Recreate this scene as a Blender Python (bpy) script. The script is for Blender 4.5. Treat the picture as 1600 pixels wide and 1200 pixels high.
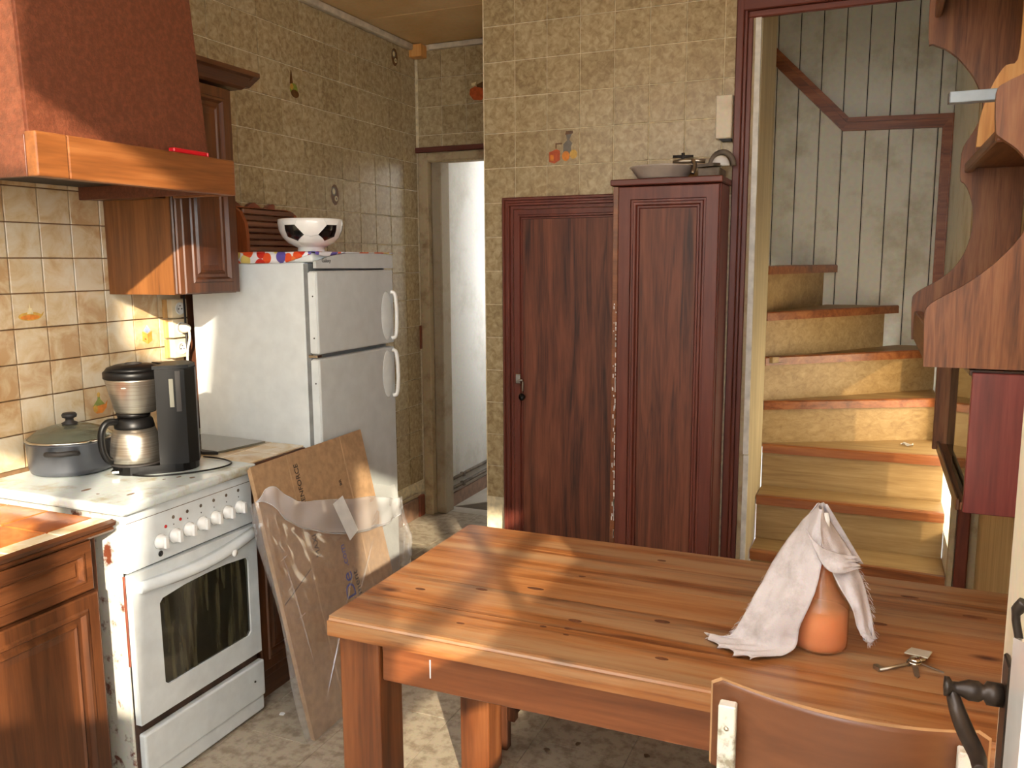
import bpy, bmesh, math, random
from mathutils import Vector, Matrix, noise
random.seed(7)
PI = math.pi
scene = bpy.context.scene
COL = scene.collection
for o in list(bpy.data.objects):
    bpy.data.objects.remove(o, do_unlink=True)

# ---------------------------------------------------------------- camera
F_PX = 1314.3
YAW, PITCH, ROLL = (math.radians(a) for a in (23.213, 8.222, -0.305))
CAM = Vector((2.505, 0.0, 1.541))
fwd = Vector((-math.sin(YAW)*math.cos(PITCH), math.cos(YAW)*math.cos(PITCH), -math.sin(PITCH)))
right = Vector((math.cos(YAW), math.sin(YAW), 0))
up = right.cross(fwd)
r2 = right*math.cos(ROLL)+up*math.sin(ROLL)
u2 = -right*math.sin(ROLL)+up*math.cos(ROLL)
cd = bpy.data.cameras.new('camera')
cd.sensor_fit = 'HORIZONTAL'; cd.sensor_width = 36.0; cd.lens = F_PX/1600*36.0
cd.clip_start = 0.02; cd.clip_end = 100
cam = bpy.data.objects.new('camera', cd); COL.objects.link(cam)
cam.matrix_world = Matrix(((r2.x, u2.x, -fwd.x, CAM.x), (r2.y, u2.y, -fwd.y, CAM.y), (r2.z, u2.z, -fwd.z, CAM.z), (0, 0, 0, 1)))
scene.camera = cam

# ---------------------------------------------------------------- light, sky, exposure
vs = scene.view_settings
scene.display_settings.display_device = 'sRGB'
vs.view_transform = 'Standard'; vs.look = 'None'; vs.gamma = 1.0; vs.use_curve_mapping = False
vs.exposure = 0.42
world = bpy.data.worlds.new('sky'); scene.world = world; world.use_nodes = True
bg = world.node_tree.nodes['Background']
bg.inputs[0].default_value = (0.90, 0.95, 1.0, 1); bg.inputs[1].default_value = 9.0
SUN_DIR = Vector((-0.75, 1.0, -0.459)).normalized()
sl = bpy.data.lights.new('sun', 'SUN'); sl.energy = 9.0; sl.color = (1.0, 0.87, 0.68); sl.angle = math.radians(0.9)
sun = bpy.data.objects.new('sun', sl); COL.objects.link(sun)
sun.rotation_euler = SUN_DIR.to_track_quat('-Z', 'Y').to_euler(); sun.location = (6, -5, 5)

# ---------------------------------------------------------------- materials
def lin(c):
    def f(v):
        v /= 255.0
        return v/12.92 if v <= 0.04045 else ((v+0.055)/1.055)**2.4
    return (f(c[0]), f(c[1]), f(c[2]), 1.0)
MATS = {}
def base_mat(name):
    m = bpy.data.materials.new(name); m.use_nodes = True
    nt = m.node_tree; b = nt.nodes['Principled BSDF']
    MATS[name] = m
    return m, nt, b
def N(nt, t, **k):
    n = nt.nodes.new(t)
    for a, v in k.items():
        if a.startswith('i_'):
            key = a[2:]; key = int(key) if key.isdigit() else key.replace('_', ' ')
            n.inputs[key].default_value = v
        else: setattr(n, a, v)
    return n
def ramp(nt, stops):
    r = nt.nodes.new('ShaderNodeValToRGB'); e = r.color_ramp.elements
    while len(e) < len(stops): e.new(0.5)
    for i, (p, c) in enumerate(stops):
        e[i].position = p; e[i].color = lin(c) if max(c) > 1.0 else (c[0], c[1], c[2], 1)
    return r
def L(nt, a, b): nt.links.new(a, b)
def add_bump(nt, b, src, strength, dist=0.002):
    bp = N(nt, 'ShaderNodeBump'); bp.inputs['Strength'].default_value = strength; bp.inputs['Distance'].default_value = dist
    L(nt, src, bp.inputs['Height']); L(nt, bp.outputs[0], b.inputs['Normal'])
def plain(name, c, rough=0.5, metal=0.0, var=0.06, scale=18, bump=0.0, coat=0.0, spec=0.5):
    m, nt, b = base_mat(name)
    g = N(nt, 'ShaderNodeNewGeometry')
    n = N(nt, 'ShaderNodeTexNoise'); n.inputs['Scale'].default_value = scale; n.inputs['Detail'].default_value = 5
    L(nt, g.outputs['Position'], n.inputs['Vector'])
    d = tuple(max(0, v*(1-var*2.2)) for v in c); h = tuple(min(255, v*(1+var)) for v in c)
    r = ramp(nt, [(0.3, d), (0.7, h)]); L(nt, n.outputs['Fac'], r.inputs[0]); L(nt, r.outputs[0], b.inputs['Base Color'])
    b.inputs['Roughness'].default_value = rough; b.inputs['Metallic'].default_value = metal
    b.inputs['Coat Weight'].default_value = coat; b.inputs['Specular IOR Level'].default_value = spec
    if bump: add_bump(nt, b, n.outputs['Fac'], bump)
    return m
def stained(name, c, stain, rough=0.45, scale=6.0, lo=0.52, hi=0.7, fine=60, bump=0.05, coat=0.0):
    """even colour with patches of a second colour that have a shape of their own (dirt, rust, wear)"""
    m, nt, b = base_mat(name)
    g = N(nt, 'ShaderNodeNewGeometry')
    n = N(nt, 'ShaderNodeTexNoise'); n.inputs['Scale'].default_value = scale; n.inputs['Detail'].default_value = 9; n.inputs['Roughness'].default_value = 0.65
    L(nt, g.outputs['Position'], n.inputs['Vector'])
    r = ramp(nt, [(lo, c), (hi, stain)]); L(nt, n.outputs['Fac'], r.inputs[0])
    f = N(nt, 'ShaderNodeTexNoise'); f.inputs['Scale'].default_value = fine; f.inputs['Detail'].default_value = 4
    L(nt, g.outputs['Position'], f.inputs['Vector'])
    mx = N(nt, 'ShaderNodeMix', data_type='RGBA', blend_type='MULTIPLY'); mx.inputs[0].default_value = 0.22
    L(nt, r.outputs[0], mx.inputs[6]); L(nt, f.outputs['Color'], mx.inputs[7]); 
    L(nt, mx.outputs[2], b.inputs['Base Color'])
    b.inputs['Roughness'].default_value = rough; b.inputs['Coat Weight'].default_value = coat
    if bump: add_bump(nt, b, f.outputs['Fac'], bump)
    return m
def wood(name, c_lo, c_mid, c_hi, axis='Z', rough=0.4, fine=1.0, coat=0.0, knots=False, wear=None, contrast=1.0):
    m, nt, b = base_mat(name)
    tc = N(nt, 'ShaderNodeTexCoord'); oi = N(nt, 'ShaderNodeObjectInfo')
    ad = N(nt, 'ShaderNodeVectorMath', operation='MULTIPLY_ADD')
    cmb = N(nt, 'ShaderNodeCombineXYZ')
    for i in range(3): L(nt, oi.outputs['Random'], cmb.inputs[i])
    L(nt, cmb.outputs[0], ad.inputs[0]); ad.inputs[1].default_value = (7, 5, 3); L(nt, tc.outputs['Object'], ad.inputs[2])
    k = {'X': (0.06, 1, 1), 'Y': (1, 0.06, 1), 'Z': (1, 1, 0.06)}[axis]
    def mapped(s):
        mp = N(nt, 'ShaderNodeMapping'); mp.inputs['Scale'].default_value = tuple(v*s for v in k); L(nt, ad.outputs[0], mp.inputs['Vector']); return mp.outputs[0]
    n1 = N(nt, 'ShaderNodeTexNoise'); n1.inputs['Scale'].default_value = 1; n1.inputs['Detail'].default_value = 6; n1.inputs['Distortion'].default_value = 1.2
    L(nt, mapped(22*fine), n1.inputs['Vector'])
    n2 = N(nt, 'ShaderNodeTexNoise'); n2.inputs['Scale'].default_value = 1; n2.inputs['Detail'].default_value = 3
    L(nt, mapped(150*fine), n2.inputs['Vector'])
    n3 = N(nt, 'ShaderNodeTexNoise'); n3.inputs['Scale'].default_value = 1; n3.inputs['Detail'].default_value = 2
    L(nt, mapped(7*fine), n3.inputs['Vector'])
    a1 = N(nt, 'ShaderNodeMath', operation='MULTIPLY_ADD'); L(nt, n1.outputs['Fac'], a1.inputs[0]); a1.inputs[1].default_value = 0.55
    a2 = N(nt, 'ShaderNodeMath', operation='MULTIPLY_ADD'); L(nt, n2.outputs['Fac'], a2.inputs[0]); a2.inputs[1].default_value = 0.2
    a3 = N(nt, 'ShaderNodeMath', operation='MULTIPLY'); L(nt, n3.outputs['Fac'], a3.inputs[0]); a3.inputs[1].default_value = 0.25
    L(nt, a3.outputs[0], a2.inputs[2]); L(nt, a2.outputs[0], a1.inputs[2])
    w = 0.14/contrast
    r = ramp(nt, [(0.5-w, c_lo), (0.5, c_mid), (0.5+w, c_hi)]); L(nt, a1.outputs[0], r.inputs[0])
    col = r.outputs[0]
    if knots:
        v = N(nt, 'ShaderNodeTexVoronoi'); v.inputs['Scale'].default_value = 1
        mp = N(nt, 'ShaderNodeMapping'); mp.inputs['Scale'].default_value = {'X': (3.2, 7.5, 7.5), 'Y': (7.5, 3.2, 7.5), 'Z': (7.5, 7.5, 3.2)}[axis]
        L(nt, ad.outputs[0], mp.inputs['Vector']); L(nt, mp.outputs[0], v.inputs['Vector'])
        kr = ramp(nt, [(0.05, (1, 1, 1)), (0.13, (0, 0, 0))]); L(nt, v.outputs['Distance'], kr.inputs[0])
        mx = N(nt, 'ShaderNodeMix', data_type='RGBA'); L(nt, kr.outputs[0], mx.inputs[0]); L(nt, col, mx.inputs[6]); mx.inputs[7].default_value = lin((62, 26, 10)); col = mx.outputs[2]
    if wear:
        wn = N(nt, 'ShaderNodeTexNoise'); wn.inputs['Scale'].default_value = 1; wn.inputs['Detail'].default_value = 8; wn.inputs['Roughness'].default_value = 0.7
        L(nt, mapped(14), wn.inputs['Vector'])
        wr = ramp(nt, [(0.46, (0, 0, 0)), (0.62, (1, 1, 1))]); L(nt, wn.outputs['Fac'], wr.inputs[0])
        ml = N(nt, 'ShaderNodeMath', operation='MULTIPLY'); L(nt, wr.outputs[0], ml.inputs[0]); ml.inputs[1].default_value = 0.75
        mx = N(nt, 'ShaderNodeMix', data_type='RGBA'); L(nt, ml.outputs[0], mx.inputs[0]); L(nt, col, mx.inputs[6]); mx.inputs[7].default_value = lin(wear); col = mx.outputs[2]
    L(nt, col, b.inputs['Base Color'])
    b.inputs['Roughness'].default_value = rough; b.inputs['Coat Weight'].default_value = coat; b.inputs['Coat Roughness'].default_value = 0.2
    add_bump(nt, b, a1.outputs[0], 0.12, 0.003)
    return m
def tile_mat(name, c_lo, c_mid, c_hi, scale=28, rough=0.22, rnd=0.12):
    m, nt, b = base_mat(name)
    g = N(nt, 'ShaderNodeNewGeometry'); oi = N(nt, 'ShaderNodeObjectInfo')
    n = N(nt, 'ShaderNodeTexNoise'); n.inputs['Scale'].default_value = scale; n.inputs['Detail'].default_value = 5; n.inputs['Roughness'].default_value = 0.6; n.inputs['Distortion'].default_value = 0.6
    L(nt, g.outputs['Position'], n.inputs['Vector'])
    a = N(nt, 'ShaderNodeMath', operation='MULTIPLY_ADD'); L(nt, oi.outputs['Random'], a.inputs[0]); a.inputs[1].default_value = rnd; L(nt, n.outputs['Fac'], a.inputs[2])
    s = N(nt, 'ShaderNodeMath', operation='SUBTRACT'); L(nt, a.outputs[0], s.inputs[0]); s.inputs[1].default_value = rnd/2
    r = ramp(nt, [(0.33, c_lo), (0.5, c_mid), (0.68, c_hi)]); L(nt, s.outputs[0], r.inputs[0]); L(nt, r.outputs[0], b.inputs['Base Color'])
    b.inputs['Roughness'].default_value = rough
    add_bump(nt, b, n.outputs['Fac'], 0.08, 0.002)
    return m
def glassy(name, tint, trans=0.85, rough=0.02, diff=None, gloss=0.03):
    """thin sheet: see-through with a reflection, optionally a little milky"""
    m = bpy.data.materials.new(name); m.use_nodes = True; MATS[name] = m
    nt = m.node_tree; nt.nodes.clear()
    out = N(nt, 'ShaderNodeOutputMaterial'); t = N(nt, 'ShaderNodeBsdfTransparent'); t.inputs[0].default_value = lin(tint)
    gl = N(nt, 'ShaderNodeBsdfGlossy'); gl.inputs['Roughness'].default_value = rough
    lw = N(nt, 'ShaderNodeLayerWeight'); lw.inputs[0].default_value = 0.5
    pw_ = N(nt, 'ShaderNodeMath', operation='POWER'); L(nt, lw.outputs['Facing'], pw_.inputs[0]); pw_.inputs[1].default_value = 3.0
    ml = N(nt, 'ShaderNodeMath', operation='MULTIPLY_ADD'); L(nt, pw_.outputs[0], ml.inputs[0]); ml.inputs[1].default_value = 0.6; ml.inputs[2].default_value = gloss
    mx = N(nt, 'ShaderNodeMixShader'); L(nt, ml.outputs[0], mx.inputs[0]); 
    if diff:
        df = N(nt, 'ShaderNodeBsdfDiffuse'); df.inputs[0].default_value = lin(diff)
        m2 = N(nt, 'ShaderNodeMixShader'); m2.inputs[0].default_value = 1-trans
        L(nt, t.outputs[0], m2.inputs[1]); L(nt, df.outputs[0], m2.inputs[2]); L(nt, m2.outputs[0], mx.inputs[1])
    else: L(nt, t.outputs[0], mx.inputs[1])
    L(nt, gl.outputs[0], mx.inputs[2]); L(nt, mx.outputs[0], out.inputs[0])
    return m

tile_mat('tile_wall', (148, 126, 92), (172, 151, 113), (192, 173, 137), 38, 0.25, 0.1)
tile_mat('tile_splash', (188, 152, 108), (208, 184, 146), (216, 202, 176), 11, 0.2, 0.25)
tile_mat('tile_counter', (150, 78, 30), (186, 104, 44), (205, 128, 62), 12, 0.12)
plain('grout_light', (226, 210, 174), 0.9, scale=40)
plain('grout_dark', (132, 100, 68), 0.9, scale=40)
stained('plaster_white', (214, 208, 198), (176, 168, 150), 0.85, 2.2, 0.5, 0.75)
stained('plaster_dirty', (188, 168, 134), (140, 112, 80), 0.9, 9, 0.5, 0.7)
stained('ceiling_board', (242, 208, 156), (228, 186, 128), 0.7, 3, 0.4, 0.7)
stained('floor_stone', (182, 168, 148), (146, 130, 110), 0.4, 24, 0.46, 0.62, 90, 0.03)
stained('floor_corridor', (200, 192, 180), (178, 168, 152), 0.35, 5, 0.45, 0.65)
plain('floor_joint', (96, 82, 66), 0.9)
stained('copper_hood', (98, 52, 34), (122, 68, 46), 0.42, 60, 0.42, 0.66, 220, 0.6)
wood('oak_orange', (98, 56, 26), (126, 74, 36), (146, 92, 50), 'Y', 0.35, coat=0.3)
wood('walnut_z', (46, 24, 12), (84, 47, 24), (108, 64, 35), 'Z', 0.36, 1.3, coat=0.25, contrast=0.75)
wood('walnut_y', (46, 24, 12), (84, 47, 24), (108, 64, 35), 'Y', 0.36, 1.3, coat=0.25, contrast=0.75)
wood('oak_side', (92, 54, 24), (118, 72, 34), (136, 86, 44), 'Z', 0.4, 1.6, coat=0.2)
wood('pine_table', (88, 44, 18), (148, 92, 48), (168, 118, 74), 'X', 0.34, 1.1, 0.2, knots=True, wear=(160, 128, 94))
wood('pine_apron', (96, 50, 24), (120, 66, 34), (140, 84, 48), 'X', 0.32, 0.8, 0.3)
wood('pine_leg', (64, 30, 16), (112, 62, 32), (138, 84, 48), 'Z', 0.3, 0.7, 0.3)
wood('mahogany_panel', (54, 26, 17), (104, 55, 37), (132, 76, 52), 'Z', 0.5, 1.1, 0.0)
wood('mahogany_frame_z', (78, 34, 26), (106, 50, 38), (124, 64, 48), 'Z', 0.42, 1.2, 0.05, contrast=0.7)
wood('mahogany_frame_x', (78, 34, 26), (106, 50, 38), (124, 64, 48), 'X', 0.42, 1.2, 0.05, contrast=0.7)
wood('red_veneer', (84, 26, 28), (118, 44, 42), (142, 66, 60), 'Z', 0.36, 0.8, 0.3)
wood('oak_hutch', (88, 48, 24), (134, 82, 46), (156, 104, 64), 'Z', 0.45, 1.8, 0.08)
wood('oak_hutch_y', (88, 50, 30), (126, 80, 50), (148, 100, 68), 'Y', 0.45, 1.6, 0.08)
wood('pine_light', (190, 122, 52), (222, 158, 84), (234, 182, 112), 'Z', 0.45)
wood('step_nosing', (108, 58, 28), (146, 84, 44), (168, 106, 60), 'X', 0.35, coat=0.2)
wood('step_veneer', (138, 108, 66), (164, 134, 88), (182, 154, 108), 'X', 0.5, 1.8, contrast=0.8)
wood('cream_veneer', (176, 160, 122), (204, 188, 150), (220, 206, 172), 'Z', 0.6, contrast=0.7)
wood('wall_veneer', (172, 136, 88), (204, 170, 118), (222, 192, 146), 'Z', 0.6, contrast=0.7)
wood('rail_brown', (110, 58, 32), (150, 86, 50), (172, 106, 66), 'X', 0.4)
wood('dark_bench', (56, 30, 18), (92, 52, 32), (116, 70, 44), 'Z', 0.5)
wood('bin_wood', (96, 46, 24), (142, 74, 40), (168, 96, 56), 'Z', 0.4)
wood('bin_slat', (78, 46, 32), (112, 74, 54), (138, 98, 76), 'Y', 0.45)
stained('plank_paint', (232, 228, 214), (190, 180, 152), 0.65, 3.2, 0.5, 0.72, 40, 0.04)
stained('jamb_grey', (168, 152, 128), (146, 124, 96), 0.7, 7, 0.5, 0.7)
plain('white_trim', (222, 218, 208), 0.5)
plain('ceiling_trim', (206, 192, 170), 0.6)
stained('door_cream', (232, 218, 192), (206, 188, 156), 0.5, 8, 0.5, 0.75)
plain('enamel', (216, 222, 224), 0.22, var=0.02, coat=0.3)
stained('enamel_top', (206, 214, 212), (172, 160, 124), 0.25, 7, 0.52, 0.68, 70, 0.02, 0.3)
stained('enamel_rusty', (206, 204, 192), (112, 58, 38), 0.4, 14, 0.56, 0.64)
plain('fridge_white', (220, 226, 228), 0.3, var=0.015, coat=0.2)
plain('fridge_grey', (198, 203, 204), 0.34, var=0.015)
plain('black_plastic', (12, 11, 11), 0.38, var=0.1, spec=0.22)
plain('dark_gap', (26, 20, 16), 0.8)
plain('seal_grey', (128, 130, 130), 0.6)
plain('rust_dark', (72, 52, 42), 0.8, var=0.2)
plain('rubber_dark', (40, 36, 34), 0.6)
plain('pot_grey', (84, 86, 92), 0.32, metal=0.35, var=0.03)
def brushed():
    m, nt, b = base_mat('steel')
    tc = N(nt, 'ShaderNodeTexCoord'); mp = N(nt, 'ShaderNodeMapping'); mp.inputs['Scale'].default_value = (3, 3, 400); L(nt, tc.outputs['Object'], mp.inputs['Vector'])
    n = N(nt, 'ShaderNodeTexNoise'); n.inputs['Scale'].default_value = 1; L(nt, mp.outputs[0], n.inputs['Vector'])
    r = ramp(nt, [(0.3, (150, 142, 132)), (0.7, (186, 180, 170))]); L(nt, n.outputs['Fac'], r.inputs[0]); L(nt, r.outputs[0], b.inputs['Base Color'])
    b.inputs['Metallic'].default_value = 0.95; b.inputs['Roughness'].default_value = 0.32
brushed()
plain('chrome', (200, 198, 192), 0.15, metal=1.0, var=0.02)
plain('nickel_old', (176, 166, 150), 0.3, metal=0.9, var=0.08)
plain('iron_dark', (66, 56, 50), 0.38, metal=0.6, var=0.1)
stained('chair_paint', (226, 220, 206), (150, 140, 118), 0.5, 30, 0.5, 0.62)
wood('plywood_back', (84, 48, 28), (108, 64, 38), (122, 76, 48), 'X', 0.38, 0.5, 0.2, contrast=0.8)
plain('ply_edge', (192, 150, 108), 0.6)
plain('socket_cream', (226, 210, 176), 0.4, var=0.03)
plain('socket_wood', (206, 160, 96), 0.5)
plain('cable_white', (222, 214, 200), 0.5, var=0.03)
plain('ceramic_white', (232, 232, 230), 0.12, var=0.01, coat=0.5)
plain('ceramic_black', (14, 14, 16), 0.15, coat=0.4)
plain('ceramic_dish', (196, 182, 168), 0.3, var=0.04)
plain('red_plastic', (206, 22, 36), 0.3, var=0.03)
plain('bar_grey', (158, 172, 184), 0.45, var=0.03)
plain('cardboard', (168, 134, 100), 0.75, var=0.05, scale=40)
plain('cardboard_fold', (184, 150, 114), 0.8)
plain('paper_grey', (196, 186, 168), 0.35, metal=0.2, var=0.05)
plain('ink_black', (34, 30, 30), 0.7)
plain('ink_blue', (66, 74, 150), 0.7)
plain('paper_white', (222, 222, 222), 0.7, var=0.03)
stained('cloth_white', (204, 196, 198), (172, 162, 160), 0.9, 16, 0.5, 0.72, 300, 0.3)
plain('indicator_red', (196, 44, 40), 0.4)
plain('terrace', (190, 176, 152), 0.9)
plain('dust_brown', (110, 84, 62), 0.95)
plain('pipe_grey', (110, 96, 82), 0.6, var=0.15)
plain('baseboard_brown', (140, 108, 88), 0.5, var=0.1)
plain('baseboard_red', (122, 62, 42), 0.45, var=0.1)
glassy('pane', (250, 250, 246), rough=0.01)
glassy('plastic_bag', (250, 250, 250), 0.90, 0.10, (236, 236, 240), 0.06)
glassy('plastic_rim', (250, 250, 250), 0.66, 0.15, (232, 232, 238), 0.08)
glassy('lid_glass', (196, 202, 186), 0.7, 0.03, (150, 150, 130))
glassy('cabinet_glass', (120, 116, 84), 0.6, 0.04, (96, 92, 60))
def frosted():
    m = bpy.data.materials.new('frosted'); m.use_nodes = True; MATS['frosted'] = m; nt = m.node_tree; nt.nodes.clear()
    out = N(nt, 'ShaderNodeOutputMaterial'); t = N(nt, 'ShaderNodeBsdfTransparent'); tr = N(nt, 'ShaderNodeBsdfTranslucent'); tr.inputs[0].default_value = (0.6, 0.54, 0.44, 1); t.inputs[0].default_value = (0.75, 0.7, 0.6, 1)
    mx = N(nt, 'ShaderNodeMixShader'); mx.inputs[0].default_value = 0.5; L(nt, t.outputs[0], mx.inputs[1]); L(nt, tr.outputs[0], mx.inputs[2]); L(nt, mx.outputs[0], out.inputs[0])
frosted()
def oven_glass():
    m, nt, b = base_mat('oven_glass')
    g = N(nt, 'ShaderNodeNewGeometry'); mp = N(nt, 'ShaderNodeMapping'); mp.inputs['Scale'].default_value = (40, 40, 4); L(nt, g.outputs['Position'], mp.inputs['Vector'])
    n = N(nt, 'ShaderNodeTexNoise'); n.inputs['Scale'].default_value = 1; n.inputs['Detail'].default_value = 7; L(nt, mp.outputs[0], n.inputs['Vector'])
    r = ramp(nt, [(0.45, (30, 30, 24)), (0.8, (98, 94, 70))]); L(nt, n.outputs['Fac'], r.inputs[0]); L(nt, r.outputs[0], b.inputs['Base Color'])
    b.inputs['Roughness'].default_value = 0.12; b.inputs['Coat Weight'].default_value = 0.6
oven_glass()
def sheet_glass():
    m, nt, b = base_mat('sheet_glass'); b.inputs['Base Color'].default_value = lin((98, 96, 84)); b.inputs['Roughness'].default_value = 0.06; b.inputs['Coat Weight'].default_value = 0.8
sheet_glass()
def liquid():
    m, nt, b = base_mat('liquid'); b.inputs['Base Color'].default_value = lin((206, 148, 108)); b.inputs['Roughness'].default_value = 0.3
    b.inputs['Subsurface Weight'].default_value = 0.6; b.inputs['Subsurface Radius'].default_value = (0.06, 0.03, 0.01)
    glassy('bottle_plastic', (255, 214, 176), 0.68, 0.15, (236, 176, 128))
liquid()
def oilcloth():
    m, nt, b = base_mat('oilcloth')
    g = N(nt, 'ShaderNodeNewGeometry')
    v = N(nt, 'ShaderNodeTexVoronoi'); v.inputs['Scale'].default_value = 22; L(nt, g.outputs['Position'], v.inputs['Vector'])
    cr = ramp(nt, [(0.0, (222, 84, 40)), (0.3, (196, 44, 34)), (0.5, (92, 80, 160)), (0.7, (226, 120, 60)), (0.85, (220, 196, 110)), (1.0, (150, 40, 40))]); cr.color_ramp.interpolation = 'CONSTANT'
    sp = N(nt, 'ShaderNodeSeparateColor'); L(nt, v.outputs['Color'], sp.inputs[0]); L(nt, sp.outputs[0], cr.inputs[0])
    k = ramp(nt, [(0.55, (1, 1, 1)), (0.58, (0, 0, 0))]); L(nt, v.outputs['Distance'], k.inputs[0])
    mx = N(nt, 'ShaderNodeMix', data_type='RGBA'); L(nt, k.outputs[0], mx.inputs[0]); mx.inputs[6].default_value = lin((226, 226, 232)); L(nt, cr.outputs[0], mx.inputs[7]); L(nt, mx.outputs[2], b.inputs['Base Color'])
    b.inputs['Roughness'].default_value = 0.3
oilcloth()
for nm, c in dict(print_yellow=(206, 162, 70), print_orange=(222, 132, 40), print_red=(190, 84, 40), print_green=(136, 146, 66), print_blue=(150, 164, 196), print_brown=(104, 70, 40), print_grey=(112, 104, 92), print_cream=(222, 206, 160)).items():
    plain(nm, c, 0.25, var=0.06, scale=60)

# ---------------------------------------------------------------- mesh helpers
def bm_new(): return bmesh.new()
def box(bm, x0, x1, y0, y1, z0, z1, bev=0.0, seg=1):
    r = bmesh.ops.create_cube(bm, size=1.0)
    vs_ = r['verts']
    for v in vs_:
        v.co = Vector(((x0+x1)/2+v.co.x*(x1-x0), (y0+y1)/2+v.co.y*(y1-y0), (z0+z1)/2+v.co.z*(z1-z0)))
    if bev:
        es = list({e for v in vs_ for e in v.link_edges})
        bmesh.ops.bevel(bm, geom=es, offset=bev, segments=seg, affect='EDGES', profile=0.5)
    return bm
def prism(bm, pts, vec, bev=0.0):
    """closed polygon (list of 3D points) pushed along vec"""
    vec = Vector(vec)
    a = [bm.verts.new(Vector(p)) for p in pts]; b = [bm.verts.new(Vector(p)+vec) for p in pts]
    n = len(a); fs = [bm.faces.new(list(reversed(a))), bm.faces.new(b)]
    for i in range(n): fs.append(bm.faces.new((a[i], a[(i+1) % n], b[(i+1) % n], b[i])))
    bmesh.ops.recalc_face_normals(bm, faces=fs)
    return bm
def lathe(bm, prof, c=(0, 0, 0), n=32, axis='Z', a0=0.0, a1=2*PI, cap=True):
    """profile of (r, h) turned about an axis through c"""
    c = Vector(c); full = abs(a1-a0-2*PI) < 1e-6; rings_ = []
    cnt = n if full else n+1
    for r, h in prof:
        ring = []
        for i in range(cnt):
            a = a0+(a1-a0)*i/n; p = Vector((r*math.cos(a), r*math.sin(a), h))
            if axis == 'X': p = Vector((p.z, p.x, p.y))
            elif axis == 'Y': p = Vector((p.y, p.z, p.x))
            ring.append(bm.verts.new(c+p))
        rings_.append(ring)
    fs = []
    for k in range(len(rings_)-1):
        A, B = rings_[k], rings_[k+1]
        for i in range(n if full else n):
            j = (i+1) % cnt
            fs.append(bm.faces.new((A[i], A[j], B[j], B[i])))
    if cap and full:
        for R in (rings_[0], rings_[-1]):
            try: fs.append(bm.faces.new(R))
            except ValueError: pass
    bmesh.ops.recalc_face_normals(bm, faces=fs)
    for f in fs: f.smooth = True
    return bm
def tube(bm, pts, rad, n=10, cap=True):
    """round bar along a list of points; rad a number or a list"""
    pts = [Vector(p) for p in pts]; k = len(pts); rs = rad if isinstance(rad, (list, tuple)) else [rad]*k
    prev = None; rings_ = []
    for i, p in enumerate(pts):
        t = (pts[min(i+1, k-1)]-pts[max(i-1, 0)]).normalized()
        if prev is None:
            u = t.orthogonal().normalized()
        else:
            u = (prev-t*prev.dot(t))
            u = u.normalized() if u.length > 1e-6 else t.orthogonal().normalized()
        prev = u; w = t.cross(u)
        rings_.append([bm.verts.new(p+(u*math.cos(2*PI*j/n)+w*math.sin(2*PI*j/n))*rs[i]) for j in range(n)])
    fs = []
    for i in range(k-1):
        for j in range(n):
            fs.append(bm.faces.new((rings_[i][j], rings_[i][(j+1) % n], rings_[i+1][(j+1) % n], rings_[i+1][j])))
    for f in fs: f.smooth = True
    if cap: fs.append(bm.faces.new(rings_[0])); fs.append(bm.faces.new(rings_[-1]))
    bmesh.ops.recalc_face_normals(bm, faces=fs)
    return bm
def rings(bm, O, U, V, Nn, w, h, prof, hole=False):
    """nested rectangles: prof = list of (inset, height); makes mouldings and raised panels"""
    O, U, V, Nn = Vector(O), Vector(U), Vector(V), Vector(Nn); loops = []
    for ins, ht in prof:
        loops.append([bm.verts.new(O+U*a+V*b+Nn*ht) for a, b in ((ins, ins), (w-ins, ins), (w-ins, h-ins), (ins, h-ins))])
    fs = []
    for A, B in zip(loops, loops[1:]):
        for i in range(4): fs.append(bm.faces.new((A[i], A[(i+1) % 4], B[(i+1) % 4], B[i])))
    if hole:
        A, B = loops[-1], loops[0]
        for i in range(4): fs.append(bm.faces.new((A[i], A[(i+1) % 4], B[(i+1) % 4], B[i])))
    else:
        fs.append(bm.faces.new(loops[-1])); fs.append(bm.faces.new(list(reversed(loops[0]))))
    bmesh.ops.recalc_face_normals(bm, faces=fs)
    return bm
def grid(bm, fn, nu, nv, smooth=True):
    vv = [[bm.verts.new(Vector(fn(i/nu, j/nv))) for j in range(nv+1)] for i in range(nu+1)]
    for i in range(nu):
        for j in range(nv):
            f = bm.faces.new((vv[i][j], vv[i+1][j], vv[i+1][j+1], vv[i][j+1])); f.smooth = smooth
    return bm
def mesh_of(name, bm, mat, off=None):
    me = bpy.data.meshes.new(name)
    if off is not None: bmesh.ops.translate(bm, verts=bm.verts, vec=-Vector(off))
    bm.to_mesh(me); bm.free()
    for m in (mat if isinstance(mat, (list, tuple)) else [mat]): me.materials.append(MATS[m])
    return me
def anchor(o):
    p = o; v = Vector((0, 0, 0))
    while p is not None: v = v+p.location; p = p.parent
    return v
def obj(name, bm, mat, parent=None, local=False, base=None):
    """one mesh object from world-space geometry (or local=True: in the parent's own space)"""
    loc = Vector((0, 0, 0))
    if parent is not None and not local: off = anchor(parent)
    elif base is not None: off = Vector(base); loc = off
    else: off = None
    me = mesh_of(name, bm, mat, off)
    o = bpy.data.objects.new(name, me); COL.objects.link(o); o.location = loc
    if parent is not None: o.parent = parent
    return o
def tag(o, label, cat, group=None):
    o['label'] = label; o['category'] = cat
    if group: o['group'] = group
    return o
def thing(name, label, cat, loc=(0, 0, 0), rotz=0, group=None):
    o = bpy.data.objects.new(name, None); COL.objects.link(o); o.location = loc; o.rotation_euler = (0, 0, rotz); o.empty_display_size = 0.1
    return tag(o, label, cat, group)
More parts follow.
